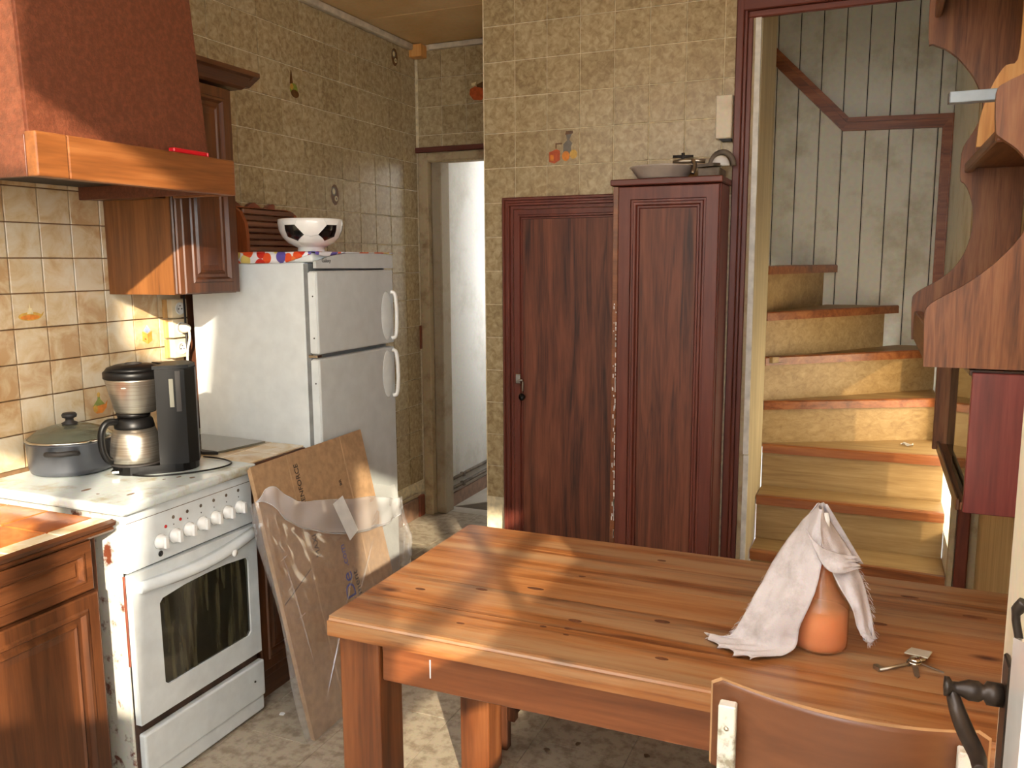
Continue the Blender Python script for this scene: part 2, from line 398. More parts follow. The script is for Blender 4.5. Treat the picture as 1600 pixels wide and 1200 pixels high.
def struct(name, bm, mat, parent=None, label=None):
    o = obj(name, bm, mat, parent)
    if parent is None: o['kind'] = 'structure'
    if label: o['label'] = label
    return o
def bx(*a, **k): return box(bm_new(), *a, **k)
def instance(src_mesh, name, loc, parent, rot=(0, 0, 0), scale=(1, 1, 1)):
    o = bpy.data.objects.new(name, src_mesh); COL.objects.link(o); o.parent = parent; o.location = loc; o.rotation_euler = rot; o.scale = scale
    return o
def text_bm(s, size, extr=0.0003):
    cu = bpy.data.curves.new('t', 'FONT'); cu.body = s; cu.size = size; cu.extrude = extr; cu.align_x = 'LEFT'; cu.resolution_u = 3
    t = bpy.data.objects.new('t', cu); COL.objects.link(t)
    dg = bpy.context.evaluated_depsgraph_get(); me = bpy.data.meshes.new_from_object(t.evaluated_get(dg))
    bm = bm_new(); bm.from_mesh(me); bpy.data.meshes.remove(me); bpy.data.objects.remove(t); bpy.data.curves.remove(cu)
    return bm
def place_text(name, s, size, O, U, V, mat, parent):
    bm = text_bm(s, size); U, V = Vector(U).normalized(), Vector(V).normalized(); W = U.cross(V)
    M4 = Matrix(((U.x, V.x, W.x, O[0]), (U.y, V.y, W.y, O[1]), (U.z, V.z, W.z, O[2]), (0, 0, 0, 1)))
    bm.transform(M4)
    return obj(name, bm, mat, parent)
def catmull(pts, n=8):
    pts = [Vector(p) for p in pts]; out = []
    for i in range(len(pts)-1):
        p0, p1, p2, p3 = pts[max(i-1, 0)], pts[i], pts[i+1], pts[min(i+2, len(pts)-1)]
        for k in range(n):
            t = k/n
            out.append(0.5*((2*p1)+(p2-p0)*t+(2*p0-5*p1+4*p2-p3)*t*t+(3*p1-p0-3*p2+p3)*t**3))
    out.append(pts[-1]); return out

# ================================================================ THE ROOM
CEIL = 2.775; YB = 3.65; YD = 4.44; XR = 2.93
# --- left wall with its tiles
wall_left = struct('wall_left', bx(-0.12, -0.004, -0.9, YD+0.16, 0, CEIL+0.1), 'grout_light')
splash = struct('splash_backing', bx(-0.004, -0.0015, 1.59, 2.56, 0.86, 1.9), 'grout_dark', wall_left)
def tile_mesh(name, w, h, t, mat):          # lies in the yz plane, front towards +x, centred
    bm = bm_new(); rings(bm, (0, -w/2, -h/2), (0, 1, 0), (0, 0, 1), (1, 0, 0), w, h, [(0, 0), (0, t-0.0012), (0.0016, t)])
    return mesh_of(name, bm, mat)
TP, TR_ = 0.1525, 0.1585
tm = tile_mesh('tile', TP-0.0044, TR_-0.0044, 0.0055, 'tile_wall')
tile_at = {}
for c in range(14):
    yc = YD-0.1525*c-TP/2
    for r in range(-2, 16):
        zc = 2.435-TR_*r-TR_/2
        if zc+TR_/2 > CEIL+0.02 or zc < 0.16: continue
        if c > 11 and zc < 1.85: continue
        if yc < 3.0 and zc < 1.3: continue
        top = min(zc+TR_/2, 2.74)
        s = (top-(zc-TR_/2))/TR_
        tile_at[(c, r)] = instance(tm, 'tile', (-0.0045+random.uniform(0, 0.0012), yc, zc-(1-s)*TR_/2), wall_left, (random.uniform(-.004, .004), random.uniform(-.006, .006), random.uniform(-.006, .006)), (1, 1, s))
SP, SR = 0.118, 0.1122
sm = tile_mesh('tile', SP-0.004, SR-0.004, 0.007, 'tile_splash')
splash_at = {}
for c in range(8):
    yc = 1.591+SP*c+SP/2
    for r in range(9):
        zc = 0.890+SR*r+SR/2
        splash_at[(c, r)] = instance(sm, 'tile', (-0.0015+random.uniform(0, 0.0012), yc, zc), wall_left, (random.uniform(-.006, .006), random.uniform(-.008, .008), random.uniform(-.008, .008)))
# --- back wall (the stair box) with tiles
bm = bm_new(); box(bm, 0.80, 2.018, YB+0.006, 4.165, 0, CEIL+0.1); box(bm, 0.80, 0.935, 4.165, YD+0.1, 0, CEIL+0.1)
wall_back = struct('wall_back', bm, 'grout_light')
bmt = bm_new(); rings(bmt, (-0.0756, 0, -0.0763), (1, 0, 0), (0, 0, 1), (0, -1, 0), 0.1512, 0.1526, [(0, 0), (0, 0.0042), (0.0016, 0.0052)])
tmb = mesh_of('tile', bmt, 'tile_wall')
back_at = {}
for c in range(8):
    xc = 0.805+0.1553*c+0.0777
    for r in range(-4, 12):
        zc = 2.286-0.157*r-0.0785
        if zc > CEIL or zc < 0.1: continue
        if c >= 1 and zc < 1.8: continue
        if xc > 1.95: w = 0.6
        else: w = 1
        back_at[(c, r)] = instance(tmb, 'tile', (xc-(0.03 if w < 1 else 0), YB+0.006+random.uniform(0, 0.001), zc), wall_back, (random.uniform(-.006, .006), 0, random.uniform(-.006, .006)), (w, 1, 1))
# --- door wall at the end of the passage
bm = bm_new(); box(bm, -0.12, 0.80, YD+0.006, YD+0.09, 2.19, CEIL+0.1)
wall_door = struct('wall_passage', bm, 'grout_light')
for c in range(4):
    for r in range(4):
        zc = 2.745-0.157*r-0.0785
        o = instance(tmb, 'tile', (0.015+0.1553*c+0.0777, YD+0.006, zc), wall_door, (random.uniform(-.006, .006), 0, random.uniform(-.006, .006)))
        if (c, r) == (2, 1): pitcher_tile = o
# --- prints on decorated tiles (flat print)
def print_on(tile, shapes, face):
    """shapes: list of (material, polygon) in tile units; face 'x' for the left wall, 'y' for the back wall"""
    mats = sorted({s[0] for s in shapes}); bm = bm_new()
    for k, (m, poly) in enumerate(shapes):
        d = 0.0074+0.0002*k if face == 'x' else 0.0058+0.0002*k
        vs_ = [bm.verts.new((d, a, b) if face == 'x' else (a, -d, b)) for a, b in poly]
        f = bm.faces.new(vs_); f.material_index = mats.index(m)
        if (f.normal.x if face == 'x' else -f.normal.y) < 0: f.normal_flip()
    o = obj('tile_print', bm, mats, tile, local=True)
    return o
def ell(cx, cy, rx, ry, n=14, a0=0, a1=360): return [(cx+rx*math.cos(math.radians(a0+(a1-a0)*i/n)), cy+ry*math.sin(math.radians(a0+(a1-a0)*i/n))) for i in range(n)]
lamp_print = [('print_yellow', ell(0.0, -0.018, 0.042, 0.014)), ('print_orange', ell(0.0, -0.021, 0.034, 0.008)), ('print_cream', [(-0.01, -0.01), (0.012, -0.01), (0.008, 0.008), (-0.006, 0.008)]), ('print_yellow', [(0.036, -0.016), (0.05, -0.004), (0.044, -0.018)]), ('print_cream', [(-0.002, 0.008), (0.002, 0.008), (0.001, 0.03), (-0.001, 0.03)])]
box_print = [('print_yellow', [(-0.024, 0.012), (-0.024, -0.024), (0.0, -0.038), (0.0, 0.0)]), ('print_orange', [(0.0, 0.0), (0.0, -0.038), (0.022, -0.026), (0.022, 0.01)]), ('print_blue', [(-0.018, 0.014), (0.0, 0.034), (0.016, 0.013), (0.0, 0.003)]), ('print_red', [(-0.014, -0.02), (-0.006, -0.024), (-0.006, -0.018), (-0.014, -0.014)])]
jug_print = [('print_green', [(-0.004, 0.026), (0.004, 0.026), (0.006, 0.012), (0.024, -0.008), (0.022, -0.02), (-0.022, -0.02), (-0.024, -0.008), (-0.006, 0.012)]), ('print_yellow', ell(0, 0.028, 0.007, 0.009)), ('print_orange', [(-0.026, -0.012), (0.026, -0.008), (0.036, 0.006), (0.030, -0.022), (0.012, -0.038), (-0.012, -0.038), (-0.024, -0.028)]), ('print_yellow', ell(-0.016, -0.02, 0.009, 0.013))]
cruet_print = [('print_brown', [(-0.01, 0.06), (-0.004, 0.06), (0.0, 0.03), (0.006, 0.0), (-0.02, 0.0), (-0.016, 0.03)]), ('print_green', ell(0.008, -0.022, 0.03, 0.028)), ('print_brown', ell(0.016, -0.04, 0.03, 0.018)), ('print_yellow', ell(-0.006, -0.012, 0.012, 0.014))]
garlic_print = [('print_brown', ell(0.0, 0.0, 0.034, 0.052, 11)), ('print_grey', ell(-0.008, 0.016, 0.02, 0.022)), ('print_cream', ell(-0.008, 0.016, 0.012, 0.015)), ('print_cream', ell(0.01, -0.018, 0.014, 0.014)), ('print_grey', ell(0.012, -0.018, 0.006, 0.006))]
mill_print = [('print_red', [(-0.066, -0.02), (-0.066, -0.062), (-0.04, -0.07), (-0.014, -0.056), (-0.014, -0.016), (-0.03, -0.008)]), ('print_orange', [(-0.06, -0.03), (-0.06, -0.055), (-0.044, -0.06), (-0.044, -0.034)]), ('print_brown', [(-0.036, -0.006), (-0.03, -0.006), (-0.03, 0.012), (-0.004, 0.012), (-0.004, 0.018), (-0.036, 0.018)]), ('print_grey', [(0.0, -0.044), (0.04, -0.044), (0.038, 0.0), (0.044, 0.014), (0.03, 0.03), (0.046, 0.062), (0.012, 0.06), (0.02, 0.028), (0.002, 0.012)]), ('print_brown', [(0.01, 0.052), (0.048, 0.056), (0.046, 0.068), (0.014, 0.068)]), ('print_orange', ell(0.014, -0.04, 0.018, 0.022)), ('print_yellow', ell(0.05, -0.034, 0.018, 0.02))]
pitcher_print = [('print_brown', [(-0.01, 0.02), (0.03, 0.034), (0.05, 0.02), (0.044, -0.02), (-0.004, -0.014)]), ('print_red', [(-0.05, -0.0), (-0.02, 0.012), (0.04, -0.005), (0.046, -0.04), (0.02, -0.066), (-0.03, -0.06), (-0.054, -0.03)]), ('print_cream', [(-0.044, 0.03), (-0.01, 0.036), (-0.02, 0.016), (-0.04, 0.014)])]
print_on(splash_at[(2, 4)], lamp_print, 'x'); print_on(splash_at[(6, 3)], box_print, 'x'); print_on(splash_at[(4, 1)], jug_print, 'x')
for k in ((7, 0), (1, -2), (5, 3)):
    if k in tile_at: print_on(tile_at[k], cruet_print if k == (7, 0) else garlic_print, 'x')
if (2, 1) in back_at: print_on(back_at[(2, 1)], mill_print, 'y')
print_on(pitcher_tile, pitcher_print, 'y')
# --- passage doorway: frame, white corridor wall, pipes, floor
bm = bm_new(); box(bm, 0.0, 0.80, YD-0.022, YD+0.02, 2.175, 2.205, 0.004); struct('trim_1', bm, 'mahogany_frame_x')
frame = struct('door_1', bx(0.015, 0.075, YD-0.012, YD+0.12, 0.0, 2.175, 0.004), 'plaster_dirty')
struct('door_jamb', bx(0.076, 0.14, YD+0.03, YD+0.14, 0, 2.13, 0.006), 'jamb_grey', frame)
struct('door_head', bx(0.02, 0.80, YD-0.01, YD+0.12, 2.125, 2.174, 0.006), 'plaster_dirty', frame)
struct('strike_plate', bx(0.012, 0.02, YD-0.03, YD-0.008, 1.03, 1.17, 0.001), 'baseboard_red', frame)
wall_corr = struct('wall_corridor', bx(0.02, 0.095, YD+0.14, 6.6, 0, 2.6), 'plaster_white')
struct('wall_corridor_end', bx(-0.1, 2.0, 6.6, 6.7, 0, 2.6), 'plaster_white')
bm = bm_new(); box(bm, 0.80, 0.86, YD+0.12, 5.3, 0, 2.6); box(bm, 0.80, 0.86, 5.3, 6.6, 0, 1.0)  # far stretch kept low: opening added to brighten the corridor
struct('wall_corridor_right', bm, 'plaster_white')
struct('ceiling_corridor', bx(-0.1, 1.0, YD+0.09, 6.7, 2.6, 2.66), 'plaster_white')
struct('baseboard_corridor', bx(0.095, 0.108, YD+0.14, 6.6, 0, 0.085), 'baseboard_brown')
for z in (0.125, 0.185):
    bm = bm_new(); tube(bm, [(0.112, YD+0.15, z), (0.112, 5.4, z+0.004), (0.112, 6.58, z)], 0.011, 8)
    o = tag(obj('water_pipe', bm, 'pipe_grey'), 'old painted water pipe running along the corridor wall, ' + ('upper of two' if z > .15 else 'lower of two'), 'pipe', 'pipes along the corridor wall')
    for yy in (4.75, 5.2, 5.9): obj('pipe_clip', bx(0.098, 0.128, yy, yy+0.022, z-0.014, z+0.014, 0.002), 'pipe_grey', o)
bl = struct('baseboard_left', bx(-0.002, 0.016, 3.1, YD-0.09, 0.0, 0.125, 0.003), 'baseboard_brown')
struct('baseboard_block', bx(-0.002, 0.022, YD-0.085, YD-0.02, 0.0, 0.13, 0.004), 'baseboard_red', bl)
struct('skirting_cap', bx(-0.002, 0.012, 3.1, YD-0.08, 0.128, 0.15, 0.003), 'plaster_dirty', bl)
# --- floor, tile by tile where it can be seen
floor = struct('floor', bx(-0.12, 5.2, -0.9, YD+0.1, -0.08, -0.0035), 'floor_joint')
bmf = bm_new(); rings(bmf, (-0.1542, -0.1542, 0), (1, 0, 0), (0, 1, 0), (0, 0, 1), 0.3084, 0.3084, [(0, 0), (0, 0.0028), (0.001, 0.0034)])
fm = mesh_of('floor_tile', bmf, 'floor_stone')
for i in range(0, 11):
    for j in range(0, 17):
        x = 0.01+0.155+0.31*i; y = -0.73+0.155+0.31*j
        if x > 3.3 or y > YD+0.1: continue
        instance(fm, 'floor_tile', (x, y, -0.0035), floor)
corr_floor = struct('floor_corridor', bx(-0.1, 2.0, YD+0.1, 6.7, -0.08, -0.004), 'floor_joint')
for i in range(-3, 6):
    for j in range(-3, 6):
        cx = 0.35+(i-j)*0.30; cy = 5.2+(i+j)*0.30
        if not (0.0 < cx < 0.95 and YD+0.3 < cy < 6.5): continue
        bm = bm_new(); prism(bm, [(cx, cy-0.298, -0.004), (cx+0.298, cy, -0.004), (cx, cy+0.298, -0.004), (cx-0.298, cy, -0.004)], (0, 0, 0.0045)); obj('floor_tile', bm, 'floor_corridor', corr_floor)
bm = bm_new(); box(bm, 0.0, 0.8, YD+0.1, YD+0.2, -0.004, 0.0005); obj('threshold', bm, 'floor_corridor', corr_floor)
# --- ceiling of tan boards
ceiling = struct('ceiling', bx(-0.12, 3.0, 0.35, YD+0.09, CEIL+0.012, CEIL+0.1), 'dark_gap')
for i, (y0, y1) in enumerate(((0.36, 1.5), (1.506, 2.68), (2.686, 3.87), (3.876, YD+0.02))):
    for x0, x1 in ((-0.1, 1.1), (1.106, 2.3), (2.306, 3.0)):
        obj('ceiling_panel', bx(x0, x1, y0, y1, CEIL, CEIL+0.013, 0.002), 'ceiling_board', ceiling)
bm = bm_new(); box(bm, 1.80, 5.2, -0.15, 0.345, CEIL, CEIL+0.1); box(bm, 3.0, 5.2, 0.345, 2.2, CEIL, CEIL+0.1); struct('sun_block_roof', bm, 'ceiling_board')  # unseen roof added to stop sun coming in over the rear masks
struct('trim_2', bx(-0.002, 0.03, 0.4, YD, 2.738, CEIL-0.004, 0.004), 'ceiling_trim')
struct('trim_3', bx(0.1, 0.80, YD-0.022, YD+0.004, 2.742, CEIL-0.004, 0.004), 'ceiling_trim')
struct('trim_4', bx(0.0, 0.082, YD-0.07, YD+0.0, 2.70, 2.768, 0.004), 'pine_light', label='sawn pine beam end in the ceiling corner')
# --- right wall and the strip of wall beside the stair door
bm = bm_new(); prism(bm, [(XR, 0.70, 0), (XR, YB+0.06, 0), (XR, YB+0.06, CEIL+0.1), (XR, 1.15, CEIL+0.1), (XR, 1.15, 1.50), (XR, 0.70, 1.50)], (0.05, 0, 0)); struct('wall_right', bm, 'wall_veneer')  # low front part added out of view to keep sun off the table
struct('wall_back_right', bx(2.90, 2.97, YB+0.02, YB+0.07, 0, CEIL+0.1), 'plaster_dirty')
struct('wall_back_top', bx(1.0, 2.95, YB+0.02, YB+0.12, 2.60, 3.66), 'plaster_dirty')
# --- stairwell
STX0, STX1, STY = 2.04, 2.84, 5.05
struct('wall_stair_left', bx(2.02, STX0, YB+0.02, 4.17, 0, 3.6, 0.002), 'cream_veneer')
bm = bm_new(); box(bm, STX1, STX1+0.05, YB+0.07, 3.78, 0, 3.6); box(bm, STX1, STX1+0.05, 4.5, STY+0.1, 0, 3.6); box(bm, STX1, STX1+0.05, 3.78, 4.5, 0, 0.36); box(bm, STX1, STX1+0.05, 3.78, 4.5, 1.2, 3.6)
struct('wall_stair_right', bm, 'plank_paint')
struct('added_stair_pane', bx(STX1+0.02, STX1+0.026, 3.781, 4.499, 0.361, 1.199), 'frosted', label='added frosted pane low in the stairwell wall, lighting the steps')  # invented opening, put in to throw a sun patch on the steps
wsb = struct('wall_stair_back', bx(1.0, STX1+0.02, STY+0.012, STY+0.1, 0, 3.6), 'dark_gap')
struct('ceiling_stair', bx(1.0, 3.0, YB+0.1, STY+0.1, 3.6, 3.66), 'plaster_white'); struct('wall_stair_end', bx(0.94, 1.0, 4.54, STY+0.1, 0, 3.6), 'plaster_white')
struct('wall_stair_inner', bx(1.0, 2.035, 4.50, 4.545, CEIL, 3.6), 'plaster_white')
x = 2.066-0.1172*9
while x < STX1:
    x1 = min(x+0.1172, STX1)
    bm = bm_new(); prism(bm, [(x+0.0022, STY+0.012, 0.1), (x+0.0022, STY+0.003, 0.1), (x+0.006, STY, 0.1), (x1-0.006, STY, 0.1), (x1-0.0022, STY+0.003, 0.1), (x1-0.0022, STY+0.012, 0.1)], (0, 0, 3.45))
    obj('plank', bm, 'plank_paint', wsb); x += 0.1172
# moulded rail boards fixed on the planks
rail = thing('wall_rail', 'brown moulded wooden rail fixed across the white planks above the stairs', 'rail', (2.3, STY, 2.2))
RL = [(1.80, 2.80), (2.318, 2.27), (2.822, 2.258), (2.822, 1.30)]
def offs(k, w):
    P_ = [Vector((a, 0, b)) for a, b in RL]; n1 = n2 = None
    def nrm(d): d = d.normalized(); return Vector((-d.z, 0, d.x))
    if k > 0: n1 = nrm(P_[k]-P_[k-1])
    if k < len(P_)-1: n2 = nrm(P_[k+1]-P_[k])
    if n1 is None: return P_[k]+n2*w
    if n2 is None: return P_[k]+n1*w
    m_ = (n1+n2).normalized(); return P_[k]+m_*(w/m_.dot(n1))
for k, nm in enumerate(('sloping_board', 'level_board', 'upright_board')):
    bm = bm_new()
    for w0, w1, d in ((-0.034, 0.034, 0.022), (0.010, 0.0338, 0.034), (-0.0338, -0.024, 0.028)):
        if k == 2 or True:
            q = [offs(k, w0), offs(k+1, w0), offs(k+1, w1), offs(k, w1)]
            q = [Vector((min(p.x, STX1-0.001), STY-0.0005, p.z)) for p in q]
            prism(bm, q, (0, -d, 0))
    obj(nm, bm, 'rail_brown', rail)
# the stairs: seven steps, the upper ones winding round to the left
stairs = thing('staircase', 'narrow wooden winder staircase with orange-brown nosings behind the dark door frame', 'staircase', (2.44, 3.8, 0))
PV = (STX0+0.004, 4.17)
RX = STX1-0.004
steps = [(0.24, (STX0+.004, 3.81), (RX, 3.76)), (0.45, (STX0+.004, 3.985), (RX, 3.985)), (0.66, (STX0+.004, 4.165), (RX, 4.18)), (0.87, PV, (RX, 4.575)), (1.085, PV, (RX, 4.87)), (1.30, PV, (2.634, STY-0.006)), (1.52, PV, (2.312, STY-0.006)), (1.735, PV, (2.05, STY-0.006))]
for i, (z, a, b) in enumerate(steps[:-1]):
    A, B = Vector((a[0], a[1], 0)), Vector((b[0], b[1], 0)); d = (B-A).normalized(); n = Vector((-d.y, d.x, 0))   # n points up the stairs
    bm = bm_new()                                                       # rounded nosing
    prof = [(0, -0.042), (0, -0.006), (0.006, 0), (0.03, 0), (0.03, -0.042)]
    prism(bm, [A+n*p+Vector((0, 0, z+q)) for p, q in prof], B-A)
    for v in bm.verts: v.co.y = min(v.co.y, STY-0.002)
    obj('nosing', bm, 'step_nosing', stairs)
    zl = steps[i-1][0] if i else 0.0
    A2, B2 = A+n*0.028, B+n*0.028
    if i >= 5: B2 = A2+(B2-A2)*(0.92 if i == 5 else 0.86)
    bm = bm_new(); prism(bm, [A2+Vector((0, 0, zl-0.02)), B2+Vector((0, 0, zl-0.02)), B2+Vector((0, 0, z-0.04)), A2+Vector((0, 0, z-0.04))], n*0.012)
    for v in bm.verts: v.co.y = min(v.co.y, STY-0.002)
    obj('riser', bm, 'step_veneer', stairs)
    if i < len(steps)-1:
        a2, b2 = steps[i+1][1], steps[i+1][2]
        q = [A+n*0.03, B+n*0.03, Vector((b2[0], b2[1], 0))+n*0.04, Vector((a2[0], a2[1], 0))+n*0.04]
        if i in (4,): q = [A+n*0.03, B+n*0.03, Vector((RX, STY-0.004, 0)), Vector((b2[0], STY-0.004, 0)), Vector((a2[0]+.03, a2[1]+0.01, 0))]
        if i >= 5: q = [A+n*0.03, B+n*0.01, Vector((b2[0]-0.05, STY-0.004, 0)), Vector((a2[0]-0.02, a2[1]+0.03, 0))]
        bm = bm_new(); prism(bm, [p+Vector((0, 0, z-0.03)) for p in q], (0, 0, 0.0285))
        for v in bm.verts: v.co.y = min(v.co.y, STY-0.002)
        obj('tread', bm, 'step_veneer', stairs)
bm = bm_new(); grid(bm, lambda u, v: (2.66+0.055*u, 4.36+0.03*v+0.01*math.sin(6*u), 0.668+0.006*math.sin(9*u+5*v)), 8, 4); 
tag(obj('plaster_flake', bm, 'paper_white'), 'small white flake of debris lying on a stair tread', 'debris')
# door frame of the stairs
fr = struct('trim_5', bm_new() if False else rings(bm_new(), (1.94, YB+0.015, 0.0), (1, 0, 0), (0, 0, 1), (0, -1, 0), 0.03, 2.60, [(0, 0), (0, 0.03), (0.004, 0.034)]), 'mahogany_frame_z')
for (x0, x1, d) in ((1.97, 1.984, 0.026), (1.984, 2.004, 0.018)):
    struct('frame_moulding', bx(x0, x1, YB+0.015-d, YB+0.016, 0, 2.545, 0.003), 'mahogany_frame_z', fr)
struct('frame_head', bx(1.94, 2.95, YB-0.018, YB+0.016, 2.535, 2.60, 0.004), 'mahogany_frame_x', fr)
struct('frame_head_moulding', bx(1.985, 2.92, YB-0.008, YB+0.016, 2.508, 2.534, 0.004), 'mahogany_frame_x', fr)
struct('frame_post', bx(2.855, 2.90, YB-0.01, YB+0.04, 0, 2.53, 0.005), 'mahogany_frame_z', fr)
struct('frame_post_edge', bx(2.832, 2.854, YB+0.005, YB+0.06, 0, 2.5, 0.004), 'plaster_dirty', fr)
struct('plaster_gap', bx(2.005, 2.022, YB+0.002, YB+0.022, 0, 2.505, 0.002), 'plaster_dirty', fr)
cond = thing('cable_conduit', 'white plastic cable conduit running up beside the stair door frame', 'conduit', (2.02, YB, 0))
bm = bm_new(); prism(bm, [(2.022, YB-0.012, 0.72), (2.044, YB-0.012, 0.72), (2.037, YB-0.012, 2.505), (2.015, YB-0.012, 2.505)], (0, 0.014, 0)); obj('upper_length', bm, 'white_trim', cond)
obj('lower_length', bx(2.024, 2.046, YB-0.010, YB+0.002, 0.0, 0.715, 0.002), 'white_trim', cond)

# --- unseen masks added behind the camera, shaped to place the sun patches
bm = bm_new(); box(bm, -0.12, 3.30, -0.95, -0.85, 0, 1.40); box(bm, 3.30, 5.2, -0.95, -0.85, 0, 0.25); struct('sun_mask_sill', bm, 'plaster_white')
bm = bm_new(); prism(bm, [(2.52, -0.90, 1.40), (3.30, -0.90, 1.40), (3.30, -0.90, 3.3), (2.80, -0.90, 3.3), (2.54, -0.90, 1.75)], (0, 0.06, 0)); struct('sun_mask_pier', bm, 'plaster_white')  # added pier that shades the stretch between the sun patches
w1 = struct('sun_mask_post', bx(2.265, 2.335, -0.90, -0.85, 1.40, 2.62), 'white_trim')  # added post and boards that cut the sun on cabinet, splashback and hood
struct('sun_mask_bar', bx(1.9, 2.54, -0.895, -0.855, 2.62, 2.68), 'white_trim', w1)
struct('sun_mask_board', bx(1.92, 2.225, -0.90, -0.85, 2.16, 3.3), 'white_trim', w1)
struct('sun_mask_board', bx(2.226, 2.335, -0.90, -0.85, 2.68, 2.85), 'white_trim', w1)
struct('sun_mask_lintel', bx(2.362, 2.80, -0.90, -0.85, 3.07, 3.3), 'white_trim', w1)
struct('sun_mask_head', bx(1.92, 2.80, -0.90, -0.85, 3.301, 3.65), 'white_trim', w1)
struct('sun_mask_left', bx(-0.12, 1.92, -0.95, -0.85, 1.40, 3.65), 'plaster_white')
struct('sun_mask_top', bx(3.30, 5.2, -0.95, -0.85, 2.42, 3.3), 'plaster_white')  # added to keep direct sun off the fridge front and cupboard
struct('ground', bx(-12, 14, -14, -0.96, -0.2, -0.05), 'terrace')

# ================================================================ BUILT-IN CUPBOARD AND TALL CABINET
FP = [(0, 0), (0, 0.028), (0.005, 0.034), (0.012, 0.034), (0.016, 0.026), (0.024, 0.026), (0.028, 0.031), (0.036, 0.031), (0.040, 0.02), (0.052, 0.02)]
cup = thing('built_in_cupboard', 'dark mahogany cupboard door with moulded frame and small black knob, flush in the tiled wall', 'cupboard', (1.2, YB, 0))
bm = bm_new(); rings(bm, (0.905, YB+0.002, -0.05), (1, 0, 0), (0, 0, 1), (0, -1, 0), 0.70, 1.886, FP, hole=True); obj('frame', bm, 'mahogany_frame_z', cup)
door = obj('door', rings(bm_new(), (0.958, YB+0.001, 0.02), (1, 0, 0), (0, 0, 1), (0, -1, 0), 0.594, 1.762, [(0, 0), (0, 0.018), (0.003, 0.02), (0.024, 0.02), (0.027, 0.026), (0.034, 0.026), (0.038, 0.016), (0.044, 0.016), (0.046, 0.011)]), 'mahogany_frame_z', cup)
obj('door_panel', bx(1.004, 1.507, YB-0.0135, YB-0.009, 0.066, 1.736), 'mahogany_panel', door)
latch = obj('latch', bx(0.972, 0.998, YB-0.034, YB-0.026, 0.975, 1.022, 0.002), 'chrome', cup)
obj('latch_bolt', bx(0.99, 1.012, YB-0.04, YB-0.030, 0.988, 0.999, 0.002), 'chrome', latch)
obj('latch_tongue', bx(1.003, 1.009, YB-0.030, YB-0.020, 0.94, 0.985, 0.001), 'nickel_old', latch)
obj('knob', lathe(bm_new(), [(0.006, 0.0), (0.006, -0.012), (0.014, -0.018), (0.017, -0.026), (0.013, -0.034), (0.0, -0.037)], (1.008, YB-0.018, 0.915), 20, 'Y'), 'black_plastic', cup)
YC = 3.40
cab = thing('tall_cabinet', 'tall narrow mahogany cabinet with a moulded panel front and chipped left edge', 'cabinet', (1.74, 3.52, 0))
obj('carcass', bx(1.502, 1.936, YC+0.022, YB-0.036, 0, 1.846, 0.003), 'mahogany_frame_z', cab)
obj('top', bx(1.492, 1.945, YC-0.012, YB-0.036, 1.847, 1.872, 0.004), 'mahogany_frame_x', cab)
face = obj('front_frame', rings(bm_new(), (1.525, YC+0.021, 0.03), (1, 0, 0), (0, 0, 1), (0, -1, 0), 0.406, 1.812, [(0, 0), (0, 0.018), (0.003, 0.021), (0.05, 0.021), (0.053, 0.014), (0.06, 0.014), (0.064, 0.021), (0.072, 0.021), (0.078, 0.012), (0.084, 0.012), (0.088, 0.006)]), 'mahogany_frame_z', cab)
obj('panel', bx(1.614, 1.842, YC+0.0125, YC+0.0155, 0.120, 1.752), 'mahogany_panel', face)
obj('edge_strip', bx(1.502, 1.5245, YC+0.001, YC+0.021, 0.02, 1.845, 0.002), 'pine_apron', cab)
for k in range(90):     # paint chips along the edge strip
    z = 0.35+random.random()*1.02; w = random.uniform(0.002, 0.005); h = random.uniform(0.003, 0.022)
    xx = 1.5205-random.choice((0, 0, 0, 0.014))*random.random()
    if k == 0: chips = bm_new()
    box(chips, xx-w/2, xx+w/2, YC+0.0002, YC+0.003, z, z+h)
obj('paint_chips', chips, 'ceramic_white', cab)['kind'] = 'stuff'
# things standing on the tall cabinet
TOP = 1.873
dish = thing('shallow_dish', 'shallow pale enamel dish standing on the tall cabinet', 'dish', (1.68, 3.505, TOP))
obj('bowl', lathe(bm_new(), [(0.0, 0.002), (0.09, 0.002), (0.098, 0.006), (0.128, 0.046), (0.135, 0.049), (0.133, 0.052), (0.124, 0.05), (0.092, 0.01), (0.0, 0.007)], (1.68, 3.505, TOP), 40, cap=False), 'ceramic_dish', dish)
tap = thing('old_tap', 'corroded old brass tap with crossed handle lying in the dish on the tall cabinet', 'tap', (1.80, 3.46, TOP+0.055))
bm = bm_new(); tube(bm, [(1.735, 3.45, TOP+0.062), (1.775, 3.452, TOP+0.066), (1.83, 3.455, TOP+0.066), (1.862, 3.458, TOP+0.062)], [0.008, 0.012, 0.009, 0.008]); obj('body', bm, 'nickel_old', tap)
bm = bm_new(); tube(bm, [(1.735, 3.448, TOP+0.085), (1.815, 3.455, TOP+0.083)], 0.006); tube(bm, [(1.775, 3.45, TOP+0.066), (1.775, 3.45, TOP+0.098)], 0.007); obj('handle', bm, 'rubber_dark', tap)
bm = bm_new(); tube(bm, catmull([(1.815, 3.45, TOP+0.066), (1.826, 3.435, TOP+0.045), (1.82, 3.42, TOP+0.012)], 5), [0.010, 0.010, 0.009, 0.009, 0.008, 0.008, 0.008, 0.008, 0.008, 0.008, 0.008]); obj('spout', bm, 'nickel_old', tap)
tray = thing('grey_box', 'low grey metal box with clutter on the tall cabinet beside the dish', 'box', (1.88, 3.5, TOP))
obj('box_body', bx(1.838, 1.925, 3.43, 3.58, TOP, TOP+0.035, 0.004), 'pipe_grey', tray)
